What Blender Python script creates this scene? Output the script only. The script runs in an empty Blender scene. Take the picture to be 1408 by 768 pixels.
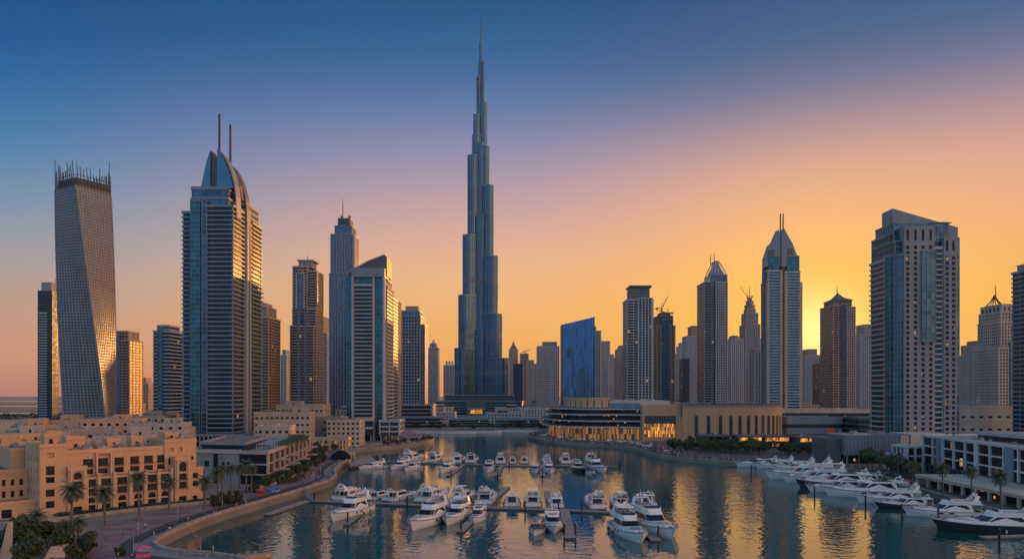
import bpy, math, random
from mathutils import Vector, Matrix
from mathutils.geometry import tessellate_polygon
random.seed(7)
SC = bpy.context.scene
COL = SC.collection
R = math.radians
PI = math.pi
CAMH, HOR, CX, F = 45.0, 540.0, 704.0, 1000.0   # camera height, horizon row, centre column, focal length in photo pixels
LAND = 2.5

# ------------------------------------------------------------------ camera, sky, sun, exposure
cam = bpy.data.objects.new('camera', bpy.data.cameras.new('camera'))
COL.objects.link(cam)
cam.location = (0, 0, CAMH)
cam.rotation_euler = (R(90), 0, 0)
cam.data.sensor_width = 36
cam.data.lens = 36 * F / 1408
cam.data.shift_y = (HOR - 384) / 1408
cam.data.clip_start = 1
cam.data.clip_end = 40000
SC.camera = cam
SC.view_settings.view_transform = 'Standard'
SC.view_settings.look = 'None'
SC.view_settings.gamma = 1
SC.view_settings.exposure = 0.0
SC.cycles.use_denoising = True
SC.cycles.max_bounces = 6
SC.cycles.diffuse_bounces = 2
SC.cycles.glossy_bounces = 3
SC.cycles.volume_bounces = 1
SC.cycles.transparent_max_bounces = 8
SC.cycles.sample_clamp_indirect = 4.0
SUN_AZ, SUN_EL = R(22.8), R(4.3)     # azimuth to the right of the view, elevation

def L(*c):                            # sRGB 0-255 -> linear
    return tuple((x / 255 / 12.92 if x / 255 <= .04045 else ((x / 255 + .055) / 1.055) ** 2.4) for x in c)

world = bpy.data.worlds.new('World')
SC.world = world
world.use_nodes = True
class NT:
    """small node-tree writer"""
    def __init__(s, nt): s.nt = nt; nt.nodes.clear()
    def n(s, kind, **kw):
        nd = s.nt.nodes.new(kind)
        for k, v in kw.items(): setattr(nd, k, v)
        return nd
    def set(s, sock, v):
        if hasattr(v, 'is_output'): s.nt.links.new(v, sock)
        else: sock.default_value = v
    def m(s, op, a, b=0.0, c=None, clamp=False):
        nd = s.n('ShaderNodeMath', operation=op, use_clamp=clamp)
        s.set(nd.inputs[0], a); s.set(nd.inputs[1], b)
        if c is not None: s.set(nd.inputs[2], c)
        return nd.outputs[0]
    def v(s, op, a, b=(0, 0, 0), out=0):
        nd = s.n('ShaderNodeVectorMath', operation=op)
        s.set(nd.inputs[0], a); s.set(nd.inputs[1], b)
        return nd.outputs[out]
    def mix(s, f, a, b, blend='MIX'):
        nd = s.n('ShaderNodeMix', data_type='RGBA', blend_type=blend)
        s.set(nd.inputs[0], f)
        for i, x in ((6, a), (7, b)):
            s.set(nd.inputs[i], (*x, 1) if isinstance(x, tuple) and len(x) == 3 else x)
        return nd.outputs[2]
    def ramp(s, f, stops, interp='LINEAR'):
        nd = s.n('ShaderNodeValToRGB'); cr = nd.color_ramp; cr.interpolation = interp
        while len(cr.elements) < len(stops): cr.elements.new(.5)
        for e, (p, c) in zip(cr.elements, stops): e.position = p; e.color = (*c, 1)
        s.set(nd.inputs[0], f)
        return nd.outputs[0]
    def smooth(s, x, lo, hi):
        nd = s.n('ShaderNodeMapRange', interpolation_type='SMOOTHSTEP')
        s.set(nd.inputs[0], x); nd.inputs[1].default_value = lo; nd.inputs[2].default_value = hi
        return nd.outputs[0]

def make_sky():
    t = NT(world.node_tree)
    tc = t.n('ShaderNodeTexCoord').outputs['Generated']
    d = t.v('NORMALIZE', tc)
    sep = t.n('ShaderNodeSeparateXYZ'); t.set(sep.inputs[0], d)
    x, y, z = sep.outputs
    hor = t.m('MAXIMUM', t.m('SQRT', t.m('ADD', t.m('MULTIPLY', x, x), t.m('MULTIPLY', y, y))), .001)
    def azcos(a):
        return t.m('DIVIDE', t.m('ADD', t.m('MULTIPLY', x, math.sin(a)), t.m('MULTIPLY', y, math.cos(a))), hor)
    e = t.m('MULTIPLY', t.m('MAXIMUM', z, 0.0), 1.0)
    S = SKY
    warm = t.ramp(e, S['warm'], 'B_SPLINE'); mid = t.ramp(e, S['mid'], 'B_SPLINE'); cool = t.ramp(e, S['cool'], 'B_SPLINE'); back = t.ramp(e, S['back'], 'B_SPLINE')
    ca = azcos(R(34))
    c = t.mix(t.smooth(ca, math.cos(R(72)), math.cos(R(34))), cool, mid)
    c = t.mix(t.smooth(ca, math.cos(R(36)), math.cos(R(4))), c, warm)
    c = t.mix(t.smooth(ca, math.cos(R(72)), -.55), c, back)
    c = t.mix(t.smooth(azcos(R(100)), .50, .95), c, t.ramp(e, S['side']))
    # glow round the sun
    sd = (math.sin(SUN_AZ) * math.cos(SUN_EL), math.cos(SUN_AZ) * math.cos(SUN_EL), math.sin(SUN_EL))
    dp = t.v('DOT_PRODUCT', d, sd, out=1)
    g1 = t.m('POWER', t.m('MAXIMUM', dp, 0.0), 900.0)
    g2 = t.m('POWER', t.m('MAXIMUM', dp, 0.0), 70.0)
    c = t.mix(t.m('MULTIPLY', g2, .62), c, S['glow2'])
    c = t.mix(t.m('MULTIPLY', g1, .8), c, S['glow1'])
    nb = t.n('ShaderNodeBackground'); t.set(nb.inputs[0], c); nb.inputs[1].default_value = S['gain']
    sky = t.n('ShaderNodeTexSky', sky_type='NISHITA')
    sky.sun_disc = False; sky.sun_elevation = SUN_EL; sky.sun_rotation = SUN_AZ
    sky.air_density = 1.2; sky.dust_density = 2.0
    sb = t.n('ShaderNodeBackground'); t.set(sb.inputs[0], sky.outputs[0]); sb.inputs[1].default_value = 0.003
    add = t.n('ShaderNodeAddShader')
    t.set(add.inputs[0], nb.outputs[0]); t.set(add.inputs[1], sb.outputs[0])
    out = t.n('ShaderNodeOutputWorld'); t.set(out.inputs[0], add.outputs[0])

SKY = dict(gain=1.0,
  warm=[(0, L(236, 138, 66)), (.05, L(252, 174, 35)), (.13, L(250, 182, 78)), (.20, L(242, 174, 124)), (.28, L(212, 160, 152)), (.345, L(118, 118, 152)), (.40, L(52, 96, 142)), (.48, L(22, 76, 126)), (1, L(5, 46, 96))],
  mid=[(0, L(230, 140, 78)), (.05, L(250, 172, 66)), (.14, L(250, 190, 122)), (.23, L(214, 166, 160)), (.32, L(128, 140, 180)), (.40, L(38, 102, 154)), (.48, L(2, 80, 134)), (1, L(0, 46, 96))],
  cool=[(0, L(180, 122, 104)), (.04, L(224, 152, 112)), (.11, L(194, 160, 138)), (.19, L(132, 156, 176)), (.27, L(56, 128, 176)), (.35, L(0, 92, 152)), (.42, L(0, 74, 132)), (1, L(0, 46, 96))],
  back=[(0, (.28, .32, .40)), (.08, (.28, .36, .48)), (.2, (.26, .41, .60)), (.4, (.22, .42, .66)), (1, (.14, .31, .54))],  # unseen sky behind the camera, lifted as fill for the shaded fronts
  side=[(0, (2.4, 1.06, .44)), (.15, (2.6, 1.25, .60)), (.45, (1.25, .84, .66)), (1, (.14, .31, .54))],  # added warm glow outside the view, lights the right-facing facades
  glow1=(1.9, 1.25, .40), glow2=(1.12, .60, .06))
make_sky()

sun = bpy.data.objects.new('sun', bpy.data.lights.new('sun', 'SUN'))
COL.objects.link(sun)
sun.data.energy = 3.4
sun.data.angle = R(0.5)
sun.data.color = (1.0, .38, .075)
sdir = Vector((math.sin(SUN_AZ) * math.cos(SUN_EL), math.cos(SUN_AZ) * math.cos(SUN_EL), math.sin(SUN_EL)))
sun.rotation_euler = sdir.to_track_quat('Z', 'Y').to_euler()
sun.location = (300, 600, 1200)

# ------------------------------------------------------------------ helpers
def G(px, py, z=0.0):                 # photo pixel of a point at height z -> where it stands
    d = (CAMH - z) * F / (py - HOR)
    return Vector(((px - CX) / F * d, d, z))
def XD(px, d): return (px - CX) / F * d
def ZD(py, d): return CAMH - (py - HOR) / F * d

class MB:
    """collects boxes, prisms, tubes and lofts into ONE mesh"""
    def __init__(s): s.v = []; s.f = []; s.mi = []; s.m = 0; s.sm = []
    def face(s, pts, smooth=False):
        b = len(s.v); s.v.extend([tuple(p) for p in pts]); s.f.append(tuple(range(b, b + len(pts)))); s.mi.append(s.m); s.sm.append(smooth)
    def faces(s, verts, fs, smooth=False):
        b = len(s.v); s.v.extend([tuple(p) for p in verts])
        for f in fs: s.f.append(tuple(b + i for i in f)); s.mi.append(s.m); s.sm.append(smooth)
    def box(s, x0, x1, y0, y1, z0, z1):
        s.faces([(x0, y0, z0), (x1, y0, z0), (x1, y1, z0), (x0, y1, z0), (x0, y0, z1), (x1, y0, z1), (x1, y1, z1), (x0, y1, z1)],
                [(3, 2, 1, 0), (4, 5, 6, 7), (0, 1, 5, 4), (1, 2, 6, 5), (2, 3, 7, 6), (3, 0, 4, 7)])
    def obox(s, c, h, rz=0.0, M=None):
        M = M or Matrix.Rotation(rz, 3, 'Z'); c = Vector(c)
        s.faces([c + M @ Vector((sx * h[0], sy * h[1], sz * h[2])) for sz in (-1, 1) for sx, sy in ((-1, -1), (1, -1), (1, 1), (-1, 1))],
                [(3, 2, 1, 0), (4, 5, 6, 7), (0, 1, 5, 4), (1, 2, 6, 5), (2, 3, 7, 6), (3, 0, 4, 7)])
    def prism(s, poly, z0, z1, top=True, bottom=False, poly2=None, smooth=False):
        n = len(poly); p2 = poly2 or poly
        za = z0 if callable(z0) else (lambda p: z0); zb = z1 if callable(z1) else (lambda p: z1)
        V = [(p[0], p[1], za(p)) for p in poly] + [(p[0], p[1], zb(p)) for p in p2]
        s.faces(V, [(i, (i + 1) % n, n + (i + 1) % n, n + i) for i in range(n)], smooth)
        if top: s.face(V[n:])
        if bottom: s.face(V[:n][::-1])
    def ring(s, poly, off, z0, z1, inner=None):
        o = offset(poly, off); i_ = offset(poly, inner) if inner is not None else poly; n = len(poly)
        V = [(p[0], p[1], z) for z in (z0, z1) for p in o] + [(p[0], p[1], z) for z in (z0, z1) for p in i_]
        fs = []
        for k in range(n):
            j = (k + 1) % n
            fs += [(k, j, n + j, n + k), (n + k, n + j, 3 * n + j, 3 * n + k), (2 * n + k, 2 * n + j, j, k)]
            if inner is not None: fs.append((2 * n + j, 2 * n + k, 3 * n + k, 3 * n + j))
        s.faces(V, fs)
    def loft(s, rings, close=True, caps=(False, False), smooth=True):
        n = len(rings[0]); V = [p for r in rings for p in r]; fs = []
        for a in range(len(rings) - 1):
            for k in range(n if close else n - 1):
                j = (k + 1) % n
                fs.append((a * n + k, a * n + j, (a + 1) * n + j, (a + 1) * n + k))
        s.faces(V, fs, smooth)
        if caps[0]: s.face(rings[0][::-1])
        if caps[1]: s.face(rings[-1])
    def tube(s, pts, r, seg=6, cap=True, smooth=True):
        pts = [Vector(p) for p in pts]; rs = r if isinstance(r, (list, tuple)) else [r] * len(pts); rings = []
        for i, p in enumerate(pts):
            t = (pts[min(i + 1, len(pts) - 1)] - pts[max(i - 1, 0)]).normalized()
            a = t.cross(Vector((0, 0, 1)) if abs(t.z) < .95 else Vector((1, 0, 0))).normalized(); b = t.cross(a)
            rings.append([p + (a * math.cos(2 * PI * k / seg) + b * math.sin(2 * PI * k / seg)) * rs[i] for k in range(seg)])
        s.loft(rings, True, (cap, cap), smooth)
    def cone(s, c, r0, r1, z0, z1, seg=12, cap=True, smooth=True):
        s.tube([(c[0], c[1], z0), (c[0], c[1], z1)], [r0, max(r1, .001)], seg, cap, smooth)
    def ball(s, c, r, seg=10, rows=6, sz=1.0):
        rings = []
        for i in range(rows + 1):
            a = -PI / 2 + PI * i / rows; rr = max(math.cos(a), .01) * r
            rings.append([(c[0] + rr * math.cos(2 * PI * k / seg), c[1] + rr * math.sin(2 * PI * k / seg), c[2] + math.sin(a) * r * sz) for k in range(seg)])
        s.loft(rings, True, (True, True))
    def mesh(s, name, mats):
        me = bpy.data.meshes.new(name); me.from_pydata(s.v, [], s.f)
        mats = mats if isinstance(mats, (list, tuple)) else [mats]
        for m in mats: me.materials.append(m)
        me.polygons.foreach_set('material_index', [min(i, len(mats) - 1) for i in s.mi])
        me.polygons.foreach_set('use_smooth', s.sm)
        me.update()
        return me
    def build(s, name, mats, parent=None, loc=None):
        o = bpy.data.objects.new(name, s.mesh(name, mats)); COL.objects.link(o)
        if parent is not None: o.parent = parent
        if loc is not None: o.location = loc
        return o

def offset(poly, off):
    n = len(poly); out = []
    for i in range(n):
        p0, p1, p2 = poly[i - 1], poly[i], poly[(i + 1) % n]
        a = (p1[0] - p0[0], p1[1] - p0[1]); b = (p2[0] - p1[0], p2[1] - p1[1])
        la = math.hypot(*a) or 1; lb = math.hypot(*b) or 1
        n1 = (a[1] / la, -a[0] / la); n2 = (b[1] / lb, -b[0] / lb)
        k = 1 + n1[0] * n2[0] + n1[1] * n2[1]; k = max(k, .25)
        out.append((p1[0] + (n1[0] + n2[0]) / k * off, p1[1] + (n1[1] + n2[1]) / k * off))
    return out
def rect(x0, x1, y0, y1): return [(x0, y0), (x1, y0), (x1, y1), (x0, y1)]
def ngon(cx, cy, rx, ry, n, a0=0.0): return [(cx + rx * math.cos(a0 + 2 * PI * k / n), cy + ry * math.sin(a0 + 2 * PI * k / n)) for k in range(n)]
def catmull(P, n=6):
    out = []
    for i in range(len(P) - 1):
        p0, p1, p2, p3 = P[max(i - 1, 0)], P[i], P[i + 1], P[min(i + 2, len(P) - 1)]
        for k in range(n):
            t = k / n
            out.append(tuple(.5 * (2 * p1[a] + (p2[a] - p0[a]) * t + (2 * p0[a] - 5 * p1[a] + 4 * p2[a] - p3[a]) * t * t + (3 * p1[a] - p0[a] - 3 * p2[a] + p3[a]) * t ** 3) for a in (0, 1)))
    out.append(tuple(P[-1][:2])); return out
def along(P, o):                      # polyline moved sideways by o (to the left of its direction)
    out = []
    for i in range(len(P)):
        a = Vector(P[max(i - 1, 0)][:2]); b = Vector(P[min(i + 1, len(P) - 1)][:2]); t = (b - a).normalized()
        out.append((P[i][0] - t.y * o, P[i][1] + t.x * o))
    return out
def strip(mb, P, o0, o1, z):
    A, B = along(P, o0), along(P, o1)
    for i in range(len(P) - 1): mb.face([(*A[i], z), (*A[i + 1], z), (*B[i + 1], z), (*B[i], z)])
def wallstrip(mb, P, o0, o1, z0, z1):
    A, B = along(P, o0), along(P, o1); n = len(P)
    V = [(*p, z) for z in (z0, z1) for p in A] + [(*p, z) for z in (z0, z1) for p in B]; fs = []
    for i in range(n - 1):
        fs += [(i, i + 1, n + i + 1, n + i), (n + i, n + i + 1, 3 * n + i + 1, 3 * n + i), (2 * n + i + 1, 2 * n + i, 3 * n + i, 3 * n + i + 1)]
    fs += [(0, n, 3 * n, 2 * n), (n - 1, 3 * n - 1, 4 * n - 1, 2 * n - 1)]
    mb.faces(V, fs)

def tag(o, label=None, cat=None, group=None, kind=None):
    if label: o['label'] = label
    if cat: o['category'] = cat
    if group: o['group'] = group
    if kind: o['kind'] = kind
    return o
def thing(name, label, cat, loc=(0, 0, 0), rz=0.0, group=None):
    o = bpy.data.objects.new(name, None); COL.objects.link(o)
    o.location = loc; o.rotation_euler = (0, 0, rz)
    return tag(o, label, cat, group)
def kids(o): return [c for c in bpy.data.objects if c.parent == o]
_tree = {}
def freeze(o):                        # remembers the parts of a prototype so that copying stays quick
    ks = kids(o); _tree[o.name] = ks
    for k in ks: freeze(k)
def dup(o, parent=None):
    c = o.copy(); COL.objects.link(c)
    if parent is not None: c.parent = parent
    for k in _tree.get(o.name, ()): dup(k, c)
    return c
class Proto:
    """one built thing; the first put() moves it, later ones copy it"""
    def __init__(s, o): s.o = o; s.used = False; freeze(o)
    def put(s, loc, rz=0.0, sc=1.0, label=None, group=None):
        c = dup(s.o) if s.used else s.o
        s.used = True
        c.location = loc; c.rotation_euler = (0, 0, rz); c.scale = (sc, sc, sc) if not isinstance(sc, tuple) else sc
        return tag(c, label, None, group)

# ------------------------------------------------------------------ materials
def mat(name, fn):
    m = bpy.data.materials.new(name); m.use_nodes = True
    t = NT(m.node_tree); p = t.n('ShaderNodeBsdfPrincipled'); out = t.n('ShaderNodeOutputMaterial')
    t.set(out.inputs[0], p.outputs[0]); fn(t, p.inputs); return m
def glass(name, col, rough=.15, cell=(2.9, 2.9, 3.7), metal=.75, wob=.035, lit=0.0, var=.3):
    def fn(t, p):
        tc = t.n('ShaderNodeTexCoord').outputs['Object']
        sn = t.v('SNAP', t.v('ADD', tc, (.37, .41, .23)), cell)
        wn = t.n('ShaderNodeTexWhiteNoise', noise_dimensions='3D'); t.set(wn.inputs[0], sn)
        t.set(p['Base Color'], t.mix(wn.outputs[0], tuple(c * (1 - var) for c in col), tuple(min(c * (1 + var), .9) for c in col)))
        p['Metallic'].default_value = metal; p['Roughness'].default_value = rough
        g = t.n('ShaderNodeNewGeometry').outputs['Normal']
        w = t.v('MULTIPLY', t.v('SUBTRACT', wn.outputs[1], (.5, .5, .5)), (wob, wob, wob))
        big = t.n('ShaderNodeTexNoise'); t.set(big.inputs[0], tc); big.inputs['Scale'].default_value = .06
        w2 = t.v('MULTIPLY', t.v('SUBTRACT', big.outputs[1], (.5, .5, .5)), (.05, .05, .05))
        t.set(p['Normal'], t.v('NORMALIZE', t.v('ADD', g, t.v('ADD', w, w2))))
        if lit:
            on = t.m('GREATER_THAN', wn.outputs[0], 1 - lit)
            p['Emission Color'].default_value = (1, .55, .2, 1); t.set(p['Emission Strength'], t.m('MULTIPLY', on, .45))
        if name == 'window glass': p['IOR'].default_value = 1.28
    return mat(name, fn)
def wall(name, col, rough=.75, var=.22, scale=.12, metal=0.0, streak=True):
    def fn(t, p):
        tc = t.n('ShaderNodeTexCoord').outputs['Object']
        v = t.v('MULTIPLY', tc, (1, 1, .25 if streak else 1))
        a = t.n('ShaderNodeTexNoise'); t.set(a.inputs[0], v); a.inputs['Scale'].default_value = scale; a.inputs['Detail'].default_value = 6
        b = t.n('ShaderNodeTexNoise'); t.set(b.inputs[0], v); b.inputs['Scale'].default_value = scale * 9; b.inputs['Detail'].default_value = 4
        f = t.m('ADD', t.m('MULTIPLY', a.outputs[0], .6), t.m('MULTIPLY', b.outputs[0], .4))
        t.set(p['Base Color'], t.ramp(f, [(.3, tuple(c * (1 - var) for c in col)), (.7, tuple(min(c * (1 + var), .95) for c in col))]))
        p['Roughness'].default_value = rough; p['Metallic'].default_value = metal
    return mat(name, fn)
def plain(name, col, rough=.5, metal=0.0, var=.12): return wall(name, col, rough, var, .9, metal, False)
def lamp(name, col, s, thr=0.0, cell=(1.7, 1.7, 1.3), base=(.3, .2, .1)):
    def fn(t, p):
        tc = t.n('ShaderNodeTexCoord').outputs['Object']
        sn = t.v('SNAP', t.v('ADD', tc, (.3, .3, .3)), cell)
        wn = t.n('ShaderNodeTexWhiteNoise', noise_dimensions='3D'); t.set(wn.inputs[0], sn)
        p['Base Color'].default_value = (*base, 1); p['Emission Color'].default_value = (*col, 1)
        on = t.m('GREATER_THAN', wn.outputs[0], thr)
        t.set(p['Emission Strength'], t.m('MULTIPLY', on, t.m('MULTIPLY', t.m('POWER', wn.outputs[0], 1.4), s * 1.8))); p['Roughness'].default_value = .4
    return mat(name, fn)

M = {}
M['glass_blue'] = glass('blue curtain glass', (.06, .13, .20))
M['glass_dark'] = glass('dark tinted glass', (.022, .045, .07), rough=.26, lit=.003)
M['glass_teal'] = glass('teal glass', (.025, .14, .18), wob=.03)
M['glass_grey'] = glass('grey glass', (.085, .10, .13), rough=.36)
M['glass_warm'] = glass('bronze glass', (.10, .075, .06), rough=.42, lit=.004)
M['glass_mirror'] = glass('bright blue mirror glass', (.035, .19, .46), rough=.09, cell=(2.5, 2.5, 12), wob=.05, var=.15)
M['glass_win'] = glass('window glass', (.018, .024, .03), rough=.12, cell=(1.3, 1.3, 1.5), metal=.0, lit=.01)
M['glass_super'] = glass('deep blue glass', (.035, .10, .16), rough=.18, cell=(5.2, 5.2, 5.2), wob=.03)
M['steel'] = glass('blue steel cladding', (.10, .20, .30), rough=.28, cell=(40, 40, 9), wob=.02, var=.1)
M['conc'] = wall('pale concrete', (.44, .435, .44))
M['conc_pier'] = wall('grey stone cladding', (.27, .27, .29))
M['conc_grey'] = wall('grey concrete', (.27, .28, .30))
M['conc_blue'] = wall('blue grey cladding', (.20, .25, .30), rough=.45)
M['conc_dark'] = wall('dark cladding', (.10, .115, .13), rough=.5)
M['white'] = wall('white render', (.62, .61, .60), var=.1)
M['beige'] = wall('beige stone', (.46, .34, .25))
M['beige_lt'] = wall('light beige stone', (.52, .42, .33))
M['tan'] = wall('warm tan stone', (.52, .33, .18), var=.1)
M['hotel'] = wall('sand coloured plaster', (.70, .40, .215), var=.14, scale=.2)
M['hotel_trim'] = wall('light sand plaster trim', (.64, .43, .29), var=.1)
M['bronze'] = wall('brown stone', (.30, .22, .18))
M['roof'] = wall('roof gravel', (.20, .155, .125), var=.4, scale=.25, streak=False)
M['roof_grey'] = wall('grey roof membrane', (.21, .22, .24), var=.35, scale=.2, streak=False)
M['metal'] = plain('grey metal', (.25, .27, .29), .4, .6)
M['metal_dark'] = plain('dark metal', (.05, .055, .06), .5, .4)
M['ribbed'] = wall('blue grey ribbed metal', (.20, .25, .31), rough=.4, metal=.3)
M['lit_orange'] = lamp('lit amber shopfront', (1.0, .36, .045), .85, cell=(.9, .9, 3.1))
M['lit_soft'] = lamp('soft lit interior', (1.0, .45, .13), .20, .25, cell=(1.1, 1.1, 5), base=(.03, .03, .03))
M['frame'] = plain('dark window frame', (.06, .05, .045), .5)
M['trunk'] = wall('bark', (.16, .12, .09), scale=2)
M['gel'] = plain('gelcoat white', (.84, .82, .80), .22, 0, .05)
M['gel_navy'] = plain('navy hull paint', (.02, .025, .04), .2, 0, .05)
M['boat_glass'] = plain('tinted boat glass', (.012, .016, .022), .08)
M['teak'] = wall('teak deck', (.33, .22, .14), scale=1.5)
M['cushion'] = plain('beige cushions', (.50, .42, .36), .8)
M['cushion_blue'] = plain('grey blue covers', (.20, .24, .32), .8)
M['rubber'] = plain('black rubber', (.02, .02, .02), .7)
M['dock'] = wall('weathered dock boards', (.30, .26, .23), scale=.8, var=.3, streak=False)
M['dock_side'] = plain('dock float sides', (.10, .10, .10), .7)
def paved(name, c, size):
    def fn(t, p):
        tc = t.n('ShaderNodeTexCoord').outputs['Object']
        br = t.n('ShaderNodeTexBrick'); t.set(br.inputs[0], tc); br.inputs['Scale'].default_value = 1 / size; br.inputs['Mortar Size'].default_value = .035
        br.inputs['Color1'].default_value = (*c, 1); br.inputs['Color2'].default_value = (*(x * .72 for x in c), 1); br.inputs['Mortar'].default_value = (*(x * .35 for x in c), 1)
        a = t.n('ShaderNodeTexNoise'); t.set(a.inputs[0], tc); a.inputs['Scale'].default_value = .14; a.inputs['Detail'].default_value = 8
        t.set(p['Base Color'], t.mix(1.0, br.outputs[0], t.ramp(a.outputs[0], [(.32, (.5, .5, .5)), (.62, (1.15, 1.1, 1.1))]), 'MULTIPLY')); p['Roughness'].default_value = .7
    return mat(name, fn)
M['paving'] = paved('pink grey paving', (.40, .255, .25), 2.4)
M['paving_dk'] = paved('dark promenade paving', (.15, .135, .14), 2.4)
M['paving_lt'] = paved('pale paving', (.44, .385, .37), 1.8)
M['asphalt'] = wall('asphalt', (.065, .065, .07), scale=.3, var=.3, streak=False)
def quay_mat():
    def fn(t, p):
        tc = t.n('ShaderNodeTexCoord').outputs['Object']; sep = t.n('ShaderNodeSeparateXYZ'); t.set(sep.inputs[0], tc)
        a = t.n('ShaderNodeTexNoise'); t.set(a.inputs[0], tc); a.inputs['Scale'].default_value = .5; a.inputs['Detail'].default_value = 8
        z = t.m('ADD', sep.outputs[2], t.m('MULTIPLY', t.m('SUBTRACT', a.outputs[0], .5), 1.6))
        c = t.ramp(a.outputs[0], [(.3, (.26, .20, .16)), (.7, (.50, .39, .31))])
        t.set(p['Base Color'], t.mix(t.smooth(z, 1.3, 2.1), (.045, .05, .04), c)); p['Roughness'].default_value = .8
    return mat('quay stone', fn)
M['coping'] = quay_mat()
M['red'] = plain('red paint', (.55, .06, .06), .5)
M['blue'] = plain('blue paint', (.05, .16, .45), .5)
M['pink'] = plain('pink cloth', (.6, .12, .22), .8)
def leafmat(name, a, b):
    def fn(t, p):
        g = t.n('ShaderNodeNewGeometry'); wn = t.n('ShaderNodeTexWhiteNoise', noise_dimensions='1D'); t.set(wn.inputs[1], g.outputs['Random Per Island'])
        t.set(p['Base Color'], t.mix(wn.outputs[0], a, b)); p['Roughness'].default_value = .6
    return mat(name, fn)
M['palm'] = leafmat('palm fronds', (.05, .075, .03), (.14, .15, .065))
M['leaf'] = leafmat('leaves', (.03, .055, .018), (.12, .145, .045))
M['leaf_dk'] = leafmat('dark leaves', (.02, .04, .015), (.085, .105, .04))

def water_mat():
    def fn(t, p):
        tc = t.n('ShaderNodeTexCoord').outputs['Object']
        def nz(scale, sx, sy, det=3.0):
            a = t.n('ShaderNodeTexNoise'); t.set(a.inputs[0], t.v('MULTIPLY', tc, (sx, sy, 1))); a.inputs['Scale'].default_value = scale; a.inputs['Detail'].default_value = det
            return a.outputs[0]
        big = t.smooth(nz(.014, 1, .6, 2), .36, .64)
        h = t.m('ADD', t.m('ADD', t.m('MULTIPLY', nz(.34, 1.0, 1.1, 1), .55), t.m('MULTIPLY', nz(.95, 1.0, 1.1, 1), .16)), t.m('MULTIPLY', nz(.09, 1, 1.3, 1), .25))
        b = t.n('ShaderNodeBump'); t.set(b.inputs['Height'], h); b.inputs['Distance'].default_value = .5
        t.set(b.inputs['Strength'], t.m('ADD', t.m('MULTIPLY', big, .26), .20))
        t.set(p['Normal'], b.outputs[0])
        p['Base Color'].default_value = (.0003, .066, .066, 1); p['Roughness'].default_value = .03; p['IOR'].default_value = 2.6
    return mat('harbour water', fn)
M['water'] = water_mat()
def ground_mat():
    def fn(t, p):
        tc = t.n('ShaderNodeTexCoord').outputs['Object']
        a = t.n('ShaderNodeTexNoise'); t.set(a.inputs[0], t.v('MULTIPLY', tc, (.25, 1, 1))); a.inputs['Scale'].default_value = .006; a.inputs['Detail'].default_value = 8
        b = t.n('ShaderNodeTexNoise'); t.set(b.inputs[0], tc); b.inputs['Scale'].default_value = .05; b.inputs['Detail'].default_value = 8
        c = t.ramp(a.outputs[0], [(.36, (.045, .05, .035)), (.46, (.20, .16, .125)), (.56, (.30, .25, .205)), (.66, (.12, .11, .10))])
        t.set(p['Base Color'], t.mix(.35, c, t.ramp(b.outputs[0], [(.35, (.06, .055, .05)), (.65, (.30, .25, .21))])))
        p['Roughness'].default_value = .9
    return mat('sandy ground', fn)
M['ground'] = ground_mat()
# ------------------------------------------------------------------ the setting: water, ground, quays, roads
def structure(o): return tag(o, kind='structure')
LQ = catmull([(-55, 120), (-60, 172), (-74, 189), (-92, 196), (-101, 207), (-103, 225), (-103, 247), (-100, 269), (-94, 304), (-89, 340), (-88, 357), (-91, 378), (-96, 395), (-101, 429), (-103, 455), (-112, 490), (-124, 530), (-126, 548)], 4)
LP = catmull([(-126, 548), (-112, 557), (-86, 592), (-75, 640), (-73, 680), (-80, 720), (-98, 760), (-112, 800), (-105, 850)], 4)   # lobe of the left promenade
FS = [(-105, 850), (-60, 862), (-10, 862), (35, 850)]
RP = catmull([(35, 850), (22, 790), (16, 745), (20, 690), (34, 650), (58, 618), (84, 596), (95, 560), (98, 520), (108, 485), (132, 455), (160, 432), (186, 412), (191, 390), (187, 360), (182, 330), (178, 290), (175, 250), (173, 180), (172, 60)], 4)
SHORE = LQ + LP[1:] + FS[1:] + RP[1:]
hole = SHORE + [(170, -300), (-60, -300)]
outer = [(-7000, -900), (7000, -900), (7000, 9000), (-7000, 9000)]
mb = MB()
V3 = [[Vector((*p, LAND)) for p in outer], [Vector((*p, LAND)) for p in hole]]
flat = [tuple(v) for l in V3 for v in l]
tris = tessellate_polygon(V3)
fx = []
for a, b, c in tris:
    A, B, C_ = (Vector(flat[i]) for i in (a, b, c))
    fx.append((a, b, c) if (B - A).cross(C_ - A).z > 0 else (a, c, b))
mb.faces(flat, fx)
n = len(hole)
for i in range(n):
    a, b = hole[i], hole[(i + 1) % n]
    mb.face([(*a, LAND), (*b, LAND), (*b, -3), (*a, -3)])
structure(mb.build('ground', M['ground']))
mb = MB(); mb.face([(-400, -300, 0), (500, -300, 0), (500, 1000, 0), (-400, 1000, 0)])
structure(mb.build('water', M['water']))
for P in ([(-2600, 2300), (-1300, 2250), (-1250, 2380), (-2500, 2480)], [(-3600, 3600), (-1900, 3500), (-1800, 3700), (-3400, 4000)], [(-1600, 1500), (-980, 1480), (-960, 1540), (-1500, 1570)]):
    mb = MB(); mb.face([(*p, LAND + .3) for p in P]); structure(mb.build('lagoon_water', M['water']))
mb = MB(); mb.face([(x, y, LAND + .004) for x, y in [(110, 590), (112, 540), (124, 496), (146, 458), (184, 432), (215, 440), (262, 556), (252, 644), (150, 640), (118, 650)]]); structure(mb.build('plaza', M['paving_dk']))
mb = MB(); wallstrip(mb, LQ, .02, 1.0, -2.0, LAND + 1.0); wallstrip(mb, LP, .02, .7, -2.0, LAND + .5); wallstrip(mb, RP, .02, .7, -2.0, LAND + .45); wallstrip(mb, FS, .02, .7, -2, LAND + .45)
structure(mb.build('quay_edge', M['coping']))
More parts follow.
